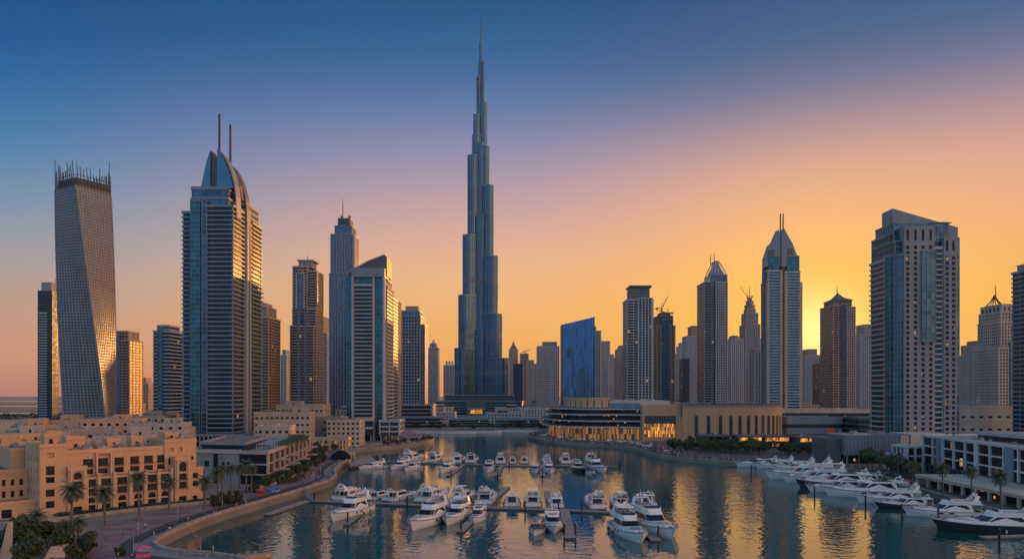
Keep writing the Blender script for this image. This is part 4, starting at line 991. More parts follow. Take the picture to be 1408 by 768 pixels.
def lowrise(name, label, x, y, w, d, h, rz=0.0, floors=4, bay=4.5, m='beige', roofs=5, ph=True, cat='building', group=None, seed=0, win=True, ww=1.6):
    o = thing(name, label, cat, (x, y, LAND), rz, group)
    fh = h / floors; ops = []; side = []
    if win:
        for k in range(int(w / bay)):
            c = (k + .5) * w / int(w / bay)
            for f in range(floors): ops.append((c - ww / 2, c + ww / 2, f * fh + .8, f * fh + min(2.6, fh - .7)))
        for k in range(int(d / (bay * 1.3))):
            c = (k + .5) * d / int(d / (bay * 1.3))
            for f in range(floors): side.append((c - ww / 2, c + ww / 2, f * fh + .8, f * fh + min(2.6, fh - .7)))
    s = (side, ()) if x > 0 else ((), side)
    mass(o, 'wall', -w / 2, w / 2, 0, d, 0, h, ops, s[0], s[1], m=m, roof='roof' if m in ('beige', 'hotel', 'beige_lt', 'tan') else 'roof_grey')
    rnd = random.Random(seed)
    if ph:
        pw, pd, hh = w * rnd.uniform(.2, .4), d * rnd.uniform(.25, .45), rnd.uniform(2.6, 4.6); px = rnd.uniform(-w / 2 + 1, w / 2 - pw - 1)
        mass(o, 'stair_house', px, px + pw, d * .3, d * .3 + pd, h, h + hh, [(pw * .4, pw * .4 + 1.2, .4, 2.2)] if win else (), m=m)
    clutter(o, -w / 2, w / 2, 0, d, h, roofs, seed + 11)
    return o
# sand coloured houses behind the hotel
G1 = 'sand coloured low blocks behind the hotel'
def at(px, d): return XD(px, d), d
rows = [(20, 330, 40, 20, 19, .5), (-10, 300, 26, 16, 16, .6), (75, 345, 30, 18, 19.5, .6), (30, 400, 44, 20, 20, .4), (110, 420, 36, 22, 21, .3), (170, 400, 30, 18, 18.5, .4), (5, 480, 44, 20, 19, .3), (70, 500, 40, 20, 20, .2),
        (150, 500, 36, 20, 24, .15), (215, 470, 34, 20, 22.5, .2), (228, 420, 20, 16, 14, .3), (40, 600, 60, 24, 16, .1), (110, 620, 50, 24, 19, .1), (190, 600, 44, 24, 23, .1), (210, 680, 40, 24, 19, 0), (20, 700, 70, 24, 12, 0), (235, 540, 26, 20, 16, .2)]
lab = ['long sand coloured block behind the hotel at the left edge, lowest in the photo', 'small sand coloured house at the very left edge behind the hotel annex', 'sand coloured block directly behind the left pavilion of the hotel', 'wide sand coloured block further behind the hotel near the left edge', 'sand coloured block with rooftop stair house behind the middle of the hotel', 'sand coloured block behind the right half of the hotel roof', 'sand coloured block below the dark slab tower at the left edge', 'sand coloured block at the foot of the twisting tower',
       'tall sand coloured block right of the foot of the twisting tower', 'sand coloured block with a flat parapet left of the foot of the twin masted tower', 'low sand coloured house behind the right end of the hotel', 'far wide block before the dark tree belt at left', 'far block in front of the twisting tower foot', 'far sand coloured block below the beige and glass tower', 'farthest sand coloured block below the blue grey tower', 'far low block at the left edge by the tree belt', 'narrow block close to the left side of the twin masted tower']
for i, ((px, d, w, dp, h, rz), lb) in enumerate(zip(rows, lab)):
    x, y = at(px, d); lowrise('low_block', lb, x, y, w, dp, h, rz, max(2, int(h / 4.5)), 5, random.choice(('hotel', 'beige', 'beige_lt')), 20, True, 'building', G1, i, ww=2.2)
# beige blocks between the twin masted tower and the wedge tower
G2 = 'beige blocks behind the left promenade'
for i, (lb, px, d, w, dp, h, rz, fl, m) in enumerate([
   ('small beige block with two rows of square windows, right of the twin masted tower foot', 376, 470, 21, 14, 21, .05, 4, 'beige_lt'),
   ('wide beige block with arched upper floor, above the roof garden building', 388, 560, 42, 26, 27, .12, 5, 'beige'),
   ('beige stepped block with a raised roof pavilion below the arched tower', 412, 620, 40, 26, 32, 0, 5, 'beige'),
   ('plain beige block with few windows left of the wedge roofed tower', 447, 600, 30, 20, 22, 0, 4, 'bronze'),
   ('beige block with a dark window grid touching the wedge roofed tower', 472, 590, 27, 20, 20, 0, 5, 'beige_lt')]):
    x, y = at(px, d); lowrise('beige_block', lb, x, y, w, dp, h, rz, fl, 3.6 if i != 3 else 9, m, 6, i in (1, 2), 'building', G2, 40 + i, ww=2.0)
o = thing('lit_arcade', 'low amber lit arcade building on the left promenade behind trees', 'building', (-150, 548, LAND), .05)
shaft(o, 'arcade', rect(-22, 26, 0, 12), 0, 8, st('grid', wall='beige', glass='lit_soft', fh=4, bay=6, sp=1.2)); 

def garden_building():
    o = thing('roof_garden_building', 'grey and dark glass low building with a planted roof beside the promenade', 'building', (-114, 338, LAND))
    P = [(-38, 9), (0, 0), (-12, 114), (-52, 120)]
    shaft(o, 'wall', P, 0, 14.5, st('grid', wall='beige_lt', glass='glass_dark', fh=4.8, sp=.7, bay=13, pw=1.3, pd=1.0, off=.25), edges=[1], roof='roof_grey', parapet=1.1)
    mb = MB(); mb.prism([(-38, 8.6), (-14, 2.7), (-13.6, 5.4), (-37.6, 11)], 0, 15.9); mb.build('grey_wall', M['conc_grey'], o)
    for u, z0, z1 in ((.5, 0, 14), (.28, 8, 10.5), (.33, 8, 10.5), (.66, 8.5, 10.2), (.78, 8.5, 10.2)):
        a = Vector((-38, 8.6)).lerp(Vector((-14, 2.7)), u); mb = MB(); mb.obox((a.x, a.y - .05, (z0 + z1) / 2), (1.2 if z0 == 0 else .6, .1, (z1 - z0) / 2), -.24); mb.build('window', M['glass_win'], o)
    for k in range(4):
        a = Vector((0, 0)).lerp(Vector((-12, 114)), .12 + k * .25); mb = MB(); mb.obox((a.x + .9, a.y + 6, 5.2), (.5, 5, .5), 1.675); mb.obox((a.x + .9, a.y + 6, 9.9), (.5, 5, .5), 1.675); mb.build('balcony', M['beige_lt'], o)
    shaft(o, 'roof_pavilion', [(-36, 14), (-14, 9), (-20, 60), (-44, 64)], 14.6, 18.2, st('band', wall='conc_grey', glass='glass_dark', fh=3.6, sp=.5, off=.8), roof='roof')
    mb = MB(); mb.prism([(-9, 30), (-3, 30), (-13, 113), (-30, 112)], 14.9, 15.4); mb.build('planter', M['conc_grey'], o)
    for k in range(5): mb = MB(); mb.box(-12 - k * 1.1, -4 - k * 1.1, 20 + k * 7, 20.25 + k * 7, 17.3, 17.55); mb.box(-12 - k * 1.1, -11.7 - k * 1.1, 20 + k * 7, 20.25 + k * 7, 14.6, 17.3); mb.box(-4.3 - k * 1.1, -4 - k * 1.1, 20 + k * 7, 20.25 + k * 7, 14.6, 17.3); mb.build('pergola_frame', M['conc'], o)
    clutter(o, -40, -30, 70, 110, 14.6, 6, 77)
garden_building()
def pavilion():
    o = thing('shell_pavilion', 'pale beige shell roofed pavilion on the quay left of the back pontoon', 'pavilion', (-112, 474, LAND), .25)
    mb = MB(); rings = []
    for k in range(9):
        y = -13 + 26 * k / 8; h = 6.5 - 2.6 * (k / 8) ** 1.5; rings.append([(6.5 * math.cos(a), y, h * math.sin(a)) for a in [PI * j / 12 for j in range(13)]])
    mb.loft(rings, False); mb.loft([[(x * .93, y, z * .93) for x, y, z in r] for r in rings][::-1], False); mb.build('shell_roof', M['beige_lt'], o)
    mb = MB(); mb.face([(6 * math.cos(a), -10, 6 * math.sin(a)) for a in [PI * j / 12 for j in range(13)]]); mb.build('glazing', M['glass_dark'], o)
    shaft(o, 'kiosk', rect(4.5, 9, -4, 12), 0, 3.4, st('grid', wall='beige', glass='glass_dark', fh=3.4, bay=3, sp=.8))
pavilion()

def mall():
    o = thing('curved_mall', 'large tan and glass waterfront mall with curved white terraces and tall arched slots', 'mall', (95, 660, LAND))
    W = lambda P: [(x - 95, y - 660) for x, y in P]
    front = catmull([(34, 762), (31, 738), (38, 704), (54, 676), (78, 664), (100, 666), (117, 656)], 6)
    zs = [(12.2, 0), (17.7, -1.5), (23.5, -2.2), (28.7, -3)]
    for z, i in zs:
        mb = MB(); p = W(along(front, -i) + [(118, 720), (60, 780)])
        mb.prism(p, z - .9 - LAND + 2.0, z - LAND + 2.0, bottom=True); mb.build('terrace', M['white'], o)
        mb = MB(); q = W(along(front, .5 - i)); n = len(q); mb.faces([(*a, z - LAND + 2.1) for a in q] + [(*a, z - LAND + 3.1) for a in q], [(k, k + 1, n + k + 1, n + k) for k in range(n - 1)]); mb.build('glass_railing', M['glass_grey'], o)
    lv = [0] + [z - LAND + 2.0 for z, _ in zs]
    inn = W(along(front, 6) + [(118, 720), (60, 780)])
    for k in range(4):
        mb = MB(); mb.prism(inn, lv[k], lv[k + 1] - .9, top=False); mb.build('glazing', M['lit_soft' if k == 0 else 'glass_win'], o)
    cols = W(along(front, 3.6))
    for k in range(0, len(cols), 3): mb = MB(); mb.cone(cols[k], .35, .35, 0, lv[1] - .9, 8); mb.build('column', M['conc'], o)
    rnd = random.Random(4)
    for k in range(26):
        q = cols[rnd.randrange(2, len(cols) - 2)]; f = rnd.choice((0, 0, 0, 1, 2, 3)); mb = MB(); z = lv[f + 1] - 1.6; mb.box(q[0] - .5, q[0] + .5, q[1] + .9, q[1] + 1.2, z, z + .45); mb.build('lamp_strip', M['lit_orange'], o)
    # tan drum on the roof of the terraces with dark slots
    drum = W(catmull([(52, 735), (53, 712), (62, 694), (76, 688), (93, 690)], 5)); q = drum + W([(93, 730), (60, 750)])
    mb = MB(); mb.prism(q, lv[4], 37.5); mb.ring(q, .4, 36.6, 38.0, inner=-.5); mb.build('drum', M['tan'], o)
    for k in range(1, len(drum) - 1, 2):
        a, b = Vector(drum[k]), Vector(drum[k + 1]); t_ = (b - a).normalized(); mb = MB(); c = (a + b) / 2; mb.obox((c.x, c.y, 31.8), (.55, .12, 3.6), math.atan2(t_.y, t_.x)); mb.build('slot', M['frame'], o)
    # blue grey plane wall
    mb = MB(); mb.prism(W([(86, 696), (118, 670), (120, 712), (95, 722)]), 0, 33.0); mb.build('blue_wall', M['conc_blue'], o)
    # tan block with the lit glass front
    X0, X1 = 117 - 95, 152 - 95; y = 652 - 660
    mb = MB(); panel(mb, (X0, y, 0), (1, 0), X1 - X0, 31, [(2, 30, 3, 22)], 2.2); mb.prism([(X0, y + .01), (X1, y + .01), (X1, 50), (X0, 50)], 30.9, 31.6)
    mb.face([(X0, 50, 0), (X0, y, 0), (X0, y, 31), (X0, 50, 31)]); mb.build('lit_block', M['tan'], o)
    mb = MB(); mb.face([(X0 + 2, y + 2.2, 3), (X0 + 30, y + 2.2, 3), (X0 + 30, y + 2.2, 15), (X0 + 2, y + 2.2, 15)]); mb.build('lit_glazing', M['lit_orange'], o)
    mb = MB(); mb.face([(X0 + 2, y + 2.2, 15), (X0 + 30, y + 2.2, 15), (X0 + 30, y + 2.2, 22), (X0 + 2, y + 2.2, 22)]); mb.build('glazing', M['glass_grey'], o)
    for k in range(19): x = X0 + 2 + 28 * k / 18; mb = MB(); mb.box(x - .14, x + .14, y + 1.3, y + 2.1, 3, 22); mb.build('mullion', M['metal'], o)
    # arcade of tall slots that bends away at its right end
    P = W(catmull([(152, 649), (190, 645), (220, 646), (240, 654), (249, 672), (250, 700)], 8)); n = 0
    wallm = MB(); arcs = []
    for k in range(0, len(P) - 1, 2):
        a, b = Vector(P[k]), Vector(P[min(k + 2, len(P) - 1)]); t_ = b - a; l = t_.length
        if l < 2.5: continue
        hw = min(1.6, l * .3); op = [(l / 2 - hw, l / 2 + hw, 3.5, 22.5)] if k > 1 else []
        panel(wallm, (a.x, a.y, 0), tuple(t_ / l), l, 31.4, op, 1.6)
        if op: arch(wallm, (a.x, a.y, 0), tuple(t_ / l), *op[0][:2], 21, 22.5); arcs.append((a, t_ / l, l, hw))
    wallm.build('arcade_wall', M['tan'], o)
    for a, t_, l, hw in arcs:
        nrm = Vector((t_.y, -t_.x)); c = a + t_ * (l / 2) - nrm * 1.55; mb = MB(); mb.obox((c.x, c.y, 13), (hw, .05, 9.6), math.atan2(t_.y, t_.x)); mb.build('arched_window', M['glass_grey'], o)
    roofp = P + W([(250, 790), (60, 790), (60, 745), (94, 745), (94, 699)]) + [(X0, 40), (X1, 40)]
    mb = MB(); mb.prism(P + W([(250, 790), (152, 790)]), 30.6, 31.0, bottom=True); mb.ring(P + W([(250, 790), (152, 790)]), .3, 30.4, 32.2, inner=-.6); mb.build('roof', M['roof_grey'], o)
    mb = MB(); mb.prism(W([(94, 700), (152, 700), (152, 790), (60, 790), (60, 752), (94, 740)]), 0, 35.2); mb.build('rear_hall', M['conc'], o)
    clutter(o, -30, 150, 48, 125, 31.6, 40, 9); clutter(o, 0, 55, 42, 120, 35.2, 22, 8)
    for k in range(3): mb = MB(); mb.prism(W([(160 + k * 28, 690), (182 + k * 28, 690), (182 + k * 28, 740), (160 + k * 28, 740)]), 31.4, 32.4); mb.build('skylight', M['glass_blue'], o)
mall()
# long low buildings right of the mall
o = thing('low_grey_hall', 'long low blue grey hall right of the tan arcade of the mall', 'building', (287, 690, LAND)); shaft(o, 'hall', rect(-26, 26, 0, 40), 0, 19, st('band', wall='ribbed', glass='glass_dark', fh=9.5, sp=6, off=.5)); clutter(o, -26, 26, 0, 40, 19.1, 10, 21)
o = thing('low_grey_hall', 'dark low hall between the blue grey hall and the big right tower', 'building', (345, 660, LAND)); shaft(o, 'hall', rect(-30, 22, 0, 40), 0, 19.5, st('band', wall='conc_dark', glass='glass_dark', fh=5, sp=1.2, off=.4)); clutter(o, -30, 22, 0, 40, 19.6, 10, 22)
o = thing('low_pale_hall', 'pale flat roofed hall far behind the low grey halls', 'building', (345, 800, LAND)); shaft(o, 'hall', rect(-48, 60, 0, 50), 0, 24, st('band', wall='beige_lt', glass='glass_dark', fh=8, sp=3.5, off=.5), roof='roof_grey'); clutter(o, -48, 60, 0, 50, 24.1, 16, 23)
lowrise('beige_hall', 'wide pink beige hall with a row of dark openings, right of the big right tower', 405, 610, 60, 30, 31, 0, 3, 7, 'beige_lt', 10, False, 'building', None, 24, ww=3.4)
def restaurants():
    for i, (x0, x1, y, lb) in enumerate(((176, 216, 566, 'amber lit restaurant row below the tan arcade of the mall'), (219, 258, 556, 'amber lit restaurant row with a long sign, left of the ribbed podium'), (150, 172, 575, 'small dark restaurant at the left end of the amber lit rows'))):
        o = thing('restaurant_row', lb, 'restaurant', ((x0 + x1) / 2, y, LAND)); w = (x1 - x0) / 2
        shaft(o, 'frame', rect(-w, w, 0, 16), 0, 9.0, st('grid', wall='conc_dark', glass='glass_win', fh=4.5, bay=6, sp=.8, off=.6), parapet=.5)
        mb = MB(); mb.box(-w, w, -3.4, -.7, 8.2, 8.6); mb.build('canopy', M['conc_dark'], o)
        if i < 2:
            for a, b in ((-w + 1, -w * .1), (w * .05, w - 1)): mb = MB(); mb.box(a, b, -.95, -.75, 5.3, 8.0); mb.build('lit_front', M['lit_orange'], o)
            for a, b in ((-w + 3, -w * .2), (w * .3, w - 2)): mb = MB(); mb.box(a, b, -.9, -.72, 1.0, 3.0); mb.build('lit_front', M['lit_soft'], o)
        else:
            mb = MB(); mb.box(-w + 2, w - 2, -.9, -.72, 1.0, 2.6); mb.build('lit_front', M['lit_soft'], o)
        clutter(o, -w, w, 0, 16, 9.1, 6, 30 + i)
    o = thing('red_sign', 'small red sign panel standing above the lit restaurants', 'sign', (248, 566, LAND + 9)); mb = MB(); mb.box(-3, 3, 0, .4, 1, 6); mb.build('panel', M['red'], o); mb = MB(); mb.box(-2.4, -2.1, .1, .3, 0, 1); mb.box(2.1, 2.4, .1, .3, 0, 1); mb.build('post', M['metal'], o)
restaurants()
def podium():
    o = thing('ribbed_podium', 'blue grey ribbed podium with a beige end under the big right tower', 'building', (226, 436, LAND))
    mb = MB(); mb.prism([(-26, 2), (7, 0), (14, 3), (16, 30), (-26, 30)], 5.2, 17.2, bottom=True); mb.build('upper_box', M['ribbed'], o)
    for k in range(17): x = -25.6 + 32.2 * k / 16; y = 2 - 2 * (x + 26) / 33; mb = MB(); mb.box(x - .16, x + .16, y - .4, y + .1, 5.4, 17.4); mb.build('rib', M['conc_blue'], o)
    mb = MB(); mb.prism([(14.4, 2.5), (31, 1), (40, 6), (40, 34), (16.4, 30)], 0, 17.6); mb.build('beige_end', M['beige_lt'], o)
    mb = MB(); mb.prism([(-24, 6), (12, 5), (14, 30), (-24, 30)], 0, 5.2, top=False); mb.build('glazing', M['glass_win'], o)
    for k in range(6): mb = MB(); mb.box(-24 + 7 * k, -23.4 + 7 * k, 2.5, 3.1, 0, 5.2); mb.build('column', M['conc_grey'], o)
    mb = MB(); mb.prism([(-34, 8), (-26.4, 6), (-26.4, 30), (-34, 30)], 0, 15); mb.build('side_box', M['conc_dark'], o)
    mb = MB(); mb.prism([(16, 30.2), (64, 30.2), (64, 84), (16, 84)], 0, 12); mb.build('rear_podium', M['conc_grey'], o)
    clutter(o, -24, 12, 6, 28, 17.2, 12, 33)
podium()
def terraced():
    o = thing('white_terraced_building', 'white framed low building with stepped dark glazed floors at the right edge', 'building', (222, 392, LAND))
    P = [(0, 0), (-12, -110), (60, -112), (60, 4)]
    s = st('grid', wall='white', glass='glass_dark', fh=4.7, sp=.75, bay=11, pw=.9, pd=.9, off=.5)
    shaft(o, 'frame', P, 5.2, 19.6, s, parapet=.8, edges=[0], roof='roof_grey')
    shaft(o, 'ground_floor', offset(P, -.6), 0, 5.1, st('grid', wall='conc_dark', glass='glass_win', fh=5, bay=5, sp=.6, off=.2), parapet=.1)
    shaft(o, 'step', [(-9, 1), (0.2, 1), (.2, 14), (-9, 14)], 0, 13.5, dict(s, bay=4), roof='roof_grey', parapet=.5)
    shaft(o, 'step', [(-13, 2), (-9.2, 2), (-9.2, 14), (-13, 14)], 0, 8.8, dict(s, bay=4), roof='roof_grey', parapet=.5)
    for k, f in enumerate((.18, .5, .74)):
        a = Vector((0, 0)).lerp(Vector((-12, -110)), f); mb = MB(); mb.obox((a.x - .4, a.y, 12), (.9, 2.6 if k != 1 else 1.2, 7.4), .109); mb.build('stair_core', M['conc_blue' if k != 1 else 'white'], o)
    clutter(o, -6, 55, -105, -4, 19.7, 40, 55)
    shaft(o, 'roof_pavilion', rect(10, 40, -80, -30), 19.7, 22.4, st('band', wall='conc', glass='glass_dark', fh=2.7, sp=.6))
    # arcade terrace in front of it
    a = thing('arcade_terrace', 'long beige arcade with square openings below the white framed building', 'arcade', (187, 338, LAND))
    mb = MB(); mb.prism([(0, 0), (.6, -80), (20, -80), (27, 0)], 3.6, 4.9, bottom=True); mb.build('beam', M['beige_lt'], a)
    for k in range(10): mb = MB(); mb.box(.3, 1.4, -2 - k * 8.4, -.9 - k * 8.4, 0, 3.6); mb.build('column', M['beige_lt'], a)
    mb = MB(); mb.prism([(7, -1), (7.4, -79), (8, -79), (7.8, -1)], 0, 3.5, top=False); mb.build('shopfront', M['glass_win'], a)
    for k in range(7): mb = MB(); mb.box(6.5, 6.9, -6 - k * 11, -4.6 - k * 11, 2.2, 2.8); mb.build('lamp', M['lit_orange'], a)
terraced()
# low pale buildings round the feet of the far towers
rnd = random.Random(12)
for k in range(46):
    d = rnd.uniform(900, 1650); px = rnd.uniform(150, 1400) if k > 8 else rnd.uniform(560, 780)
    if 640 < px < 685: continue
    x = XD(px, d); w = rnd.uniform(24, 60); h = rnd.uniform(9, 24)
    if d < 1000 and 740 < px < 1110: continue
    o = thing('low_city_block', 'low pale flat roofed block among the feet of the far towers', 'building', (x, d, LAND), 0, 'low blocks among the far towers')
    shaft(o, 'wall', rect(-w / 2, w / 2, 0, 24), 0, h, st('grid', wall=rnd.choice(('beige', 'beige_lt', 'conc')), glass='glass_dark', fh=4, bay=5, sp=1.9, pw=2.4), roof='roof')
    shaft(o, 'stair_house', rect(-w * .2, w * .1, 4, 14), h, h + rnd.uniform(3, 8), st('band', wall=rnd.choice(('beige', 'conc')), sp=2), roof='roof')
# low dark terraces and floating platforms on the far shore
for x, y, rx, ry, lb in ((-78, 812, 40, 14, 'curved floating platform with a pale rim, left on the far shore'), (-38, 818, 26, 10, 'boat shaped floating platform right beside the left far platform'), (8, 835, 28, 9, 'pale rimmed floating platform by the right end of the far shore')):
    o = thing('floating_platform', lb, 'platform', (x, y, 0)); mb = MB(); p = ngon(0, 0, rx, ry, 28); mb.prism(p, -.5, 1.6); mb.build('deck', M['paving'], o); mb = MB(); mb.ring(p, .5, .2, 2.5, inner=-.3); mb.build('rim', M['white'], o)
for i, (x0, x1, y, h, lb) in enumerate(((-150, -88, 905, 12, 'dark glazed terrace building at the left end of the far shore'), (-80, -30, 925, 9, 'low dark terrace building on the far shore below the supertall'), (-20, 34, 915, 9, 'low dark terrace building right of the middle of the far shore'), (38, 86, 880, 14, 'dark banded building between the far shore and the mall'))):
    o = thing('shore_terrace', lb, 'building', ((x0 + x1) / 2, y, LAND)); w = (x1 - x0) / 2
    shaft(o, 'wall', rect(-w, w, 0, 30), 0, h, st('band', wall='conc_blue', glass='glass_win', fh=h / 3, sp=1.1, off=.8), roof='roof_grey')
# ------------------------------------------------------------------ trees, palms, hedges
def make_palm(seed, h):
    rnd = random.Random(seed)
    o = thing('palm_tree', 'palm', 'palm tree')
    mb = MB(); n = 9; mb.tube([(math.sin(i / n * 1.2) * .35, 0, h * i / n) for i in range(n + 1)], [.30 - .08 * i / n + (.05 if i == 0 else 0) + (.07 if i == n else 0) for i in range(n + 1)], 8)
    mb.build('trunk', M['trunk'], o)
    mb = MB(); top = Vector((math.sin(1.2) * .35, 0, h))
    for k in range(34):
        a = k * 2.399 + rnd.uniform(-.2, .2); up = R(78) - R(118) * (k / 34) + rnd.uniform(-.12, .12); ln = rnd.uniform(2.7, 3.6)
        p = top.copy(); el = up; seg = 9; pts = [p.copy()]
        for i in range(seg):
            p = p + Vector((math.cos(a) * math.cos(el), math.sin(a) * math.cos(el), math.sin(el))) * (ln / seg); el -= R(9) + R(4) * i / seg; pts.append(p.copy())
        side = Vector((-math.sin(a), math.cos(a), 0))
        for i in range(1, seg + 1):
            for q in (.0, .5):
                c = pts[i - 1].lerp(pts[i], q); t_ = (pts[i] - pts[i - 1]).normalized(); f = (i - 1 + q) / seg; l = .85 * math.sin(PI * min(1, .18 + f * .85)) + .1
                for s in (-1, 1):
                    tip = c + side * s * l * .8 + t_ * l * .55 - Vector((0, 0, l * rnd.uniform(.25, .6))); w = t_ * .085
                    mb.face([c - w, c + w, tip])
        mb.tube([pts[0], pts[4], pts[-1]], [.06, .04, .015], 3, False)
    mb.build('crown', M['palm'], o)
    return o
def make_tree(seed, h, r, leaf='leaf', n=1500, low=.3):
    rnd = random.Random(seed)
    o = thing('leafy_tree', 'tree', 'tree')
    mb = MB(); mb.tube([(0, 0, 0), (.1, .05, h * .25), (.05, 0, h * .55)], [.22, .17, .08], 7)
    cl = []
    for k in range(11):
        a = rnd.uniform(0, 2 * PI); q = r * rnd.uniform(.2, .75); z = h * rnd.uniform(low + .12, .9); c = Vector((q * math.cos(a), q * math.sin(a), z)); cl.append((c, r * rnd.uniform(.28, .5)))
        if k < 6: mb.tube([(.05, 0, h * .3), tuple(c * .5 + Vector((0, 0, h * .2))), tuple(c)], [.09, .06, .02], 5)
    mb.build('trunk', M['trunk'], o)
    mb = MB()
    for i in range(n):
        c, cr = cl[i % len(cl)]; v = Vector((rnd.gauss(0, 1), rnd.gauss(0, 1), rnd.gauss(0, .8))); v = v.normalized() * cr * rnd.uniform(.35, 1.05) ** .6
        p = c + v; e = Matrix.Rotation(rnd.uniform(0, 6.28), 3, Vector((rnd.gauss(0, 1), rnd.gauss(0, 1), rnd.gauss(0, 1))).normalized()); s = rnd.uniform(.14, .3)
        mb.face([p + e @ Vector(q) * s for q in ((-1, -.5, 0), (1, -.5, 0), (1.2, .5, .1), (-.8, .5, .1))])
    mb.build('crown', M[leaf], o)
    return o
PALM = [Proto(make_palm(1, 9.0)), Proto(make_palm(2, 7.4)), Proto(make_palm(5, 10.5))]
TREE = [Proto(make_tree(3, 6.0, 2.8)), Proto(make_tree(4, 5.0, 2.6, 'leaf_dk')), Proto(make_tree(8, 3.6, 2.4, 'leaf_dk', 1100, .0))]
_s = random.Random(21)
def palm(px, py, lb, k=None, g='palms along the left promenade', sc=None):
    p = G(px, py, LAND); PALM[_s.randrange(3) if k is None else k].put(p, _s.uniform(0, 6), (sc or 1) * 1.3, lb, g)
def tree(px, py, lb, k=None, g='leafy trees', sc=None):
    p = G(px, py, LAND); TREE[_s.randrange(2) if k is None else k].put(p, _s.uniform(0, 6), sc or _s.uniform(.85, 1.25), lb, g)
for px, py, lb, k, sc in ((97, 733, 'tall palm before the left pavilion of the hotel, first in the row', 0, 1.12), (145, 722, 'palm before the second bay of the hotel, second in the row', 1, 1.1), (192, 715, 'tallest palm before the middle of the hotel', 2, 1.05), (233, 705, 'palm before the hotel bays left of the right arched bay', 0, .95), (281, 699, 'slim palm at the right corner of the hotel', 1, 1.05),
    (52, 748, 'short bushy palm at the lower left below the hotel annex', 1, .85), (108, 757, 'lowest palm at the bottom left with a thin trunk', 1, .8), (300, 686, 'palm in the garden right of the hotel, nearest the hotel', 0, .9), (318, 683, 'palm in the middle of the garden cluster before the grey building', 2, .85), (338, 676, 'palm before the grey wall of the roof garden building', 0, 1.0), (345, 684, 'tall slim palm at the right end of the garden cluster', 2, .85), (330, 671, 'low palm touching the grey wall', 1, .9), (306, 676, 'palm close to the right wall of the hotel', 0, .85)):
    palm(px, py, lb, k, sc=sc)
for px, py, lb, k, sc in ((30, 755, 'large dark leafy tree at the bottom left corner', 0, 1.5), (66, 752, 'leafy tree beside the bottom left corner tree', 1, 1.4), (12, 764, 'leafy tree cut by the bottom left corner', 1, 1.4), (85, 762, 'round leafy tree at the bottom beside the lowest palm', 0, 1.1), (165, 764, 'tiny clipped tree standing on the plaza path', 2, .7),
    (312, 692, 'dense shrub under the garden palms', 2, 1.3), (325, 690, 'second dense shrub under the garden palms', 2, 1.2), (296, 695, 'shrub at the hotel end of the garden', 2, 1.1), (350, 676, 'shrub below the dark glass corner of the roof garden building', 2, 1.2), (368, 674, 'leafy tree before the beige piers of the roof garden building, nearest one', 0, 1.1)):
    tree(px, py, lb, k, sc=sc)
for i in range(22):                    # planting at the bottom left
    p = G(_s.uniform(2, 125), _s.uniform(738, 790), LAND); TREE[i % 3].put(p, _s.uniform(0, 6), _s.uniform(.6, 1.1), 'dark shrub in the planting at the bottom left corner below the hotel', 'shrubs at the bottom left corner')
for i in range(24):                    # row of street trees on the left promenade up to the shell pavilion
    f = i / 23; d = 325 + 125 * f; x = -106 - 9 * f + _s.uniform(-2.5, 2.5) - (5 if i % 2 else 0)
    TREE[i % 2].put((x, d, LAND), _s.uniform(0, 6), _s.uniform(.8, 1.15), 'leafy street tree in the double row before the roof garden building', 'street trees of the left promenade')
for i in range(16):
    TREE[i % 3].put((-124 - _s.uniform(0, 12) - (i % 4) * 3, 452 + i * 5.5, LAND), _s.uniform(0, 6), _s.uniform(.9, 1.3), 'leafy tree in the dark grove behind the shell pavilion', 'grove behind the shell pavilion')
for i in range(16):
    TREE[i % 2].put((-102 + 30 * i / 15, 575 + 75 * i / 15 - 3 + _s.uniform(-3, 3) + 8, LAND), _s.uniform(0, 6), _s.uniform(.6, .9), 'small leafy tree at the foot of the wedge roofed tower', 'trees by the wedge roofed tower')
for i in range(96):
    f = _s.random(); x = 118 + 112 * f; y = 556 - 66 * f ** 1.6 + _s.uniform(-34, 14)
    TREE[i % 2].put((x, y, LAND), _s.uniform(0, 6), _s.uniform(.8, 1.6), 'dark leafy tree in the belt before the amber lit restaurants', 'trees before the lit restaurants')
for i in range(26):
    f = i / 25; y = 470 - 110 * f; x = 189 + 22 * (1 - f) + _s.uniform(-3, 3) + 9
    TREE[i % 2].put((x, y, LAND), _s.uniform(0, 6), _s.uniform(1.2, 1.7), 'leafy tree on the right promenade below the ribbed podium', 'trees below the ribbed podium')
for i in range(34):
    TREE[i % 3].put((_s.uniform(-140, 80), _s.uniform(868, 900), LAND), _s.uniform(0, 6), _s.uniform(.9, 1.5), 'leafy tree on the far shore below the supertall', 'trees on the far shore')
for px, py, lb, k, sc in ((1255, 671, 'palm at the left end of the arcade terrace', 1, 1.0), (1297, 683, 'palm before the arcade, second from its left end', 0, 1.0), (1337, 691, 'tall palm before the arcade, third from its left end', 2, .9), (1377, 702, 'palm before the arcade nearest the right edge', 0, 1.05), (1235, 655, 'palm beside the beige end of the ribbed podium', 1, .9), (1212, 650, 'palm before the ribbed podium', 0, .85)):
    palm(px, py, lb, k, 'palms along the right promenade', sc)
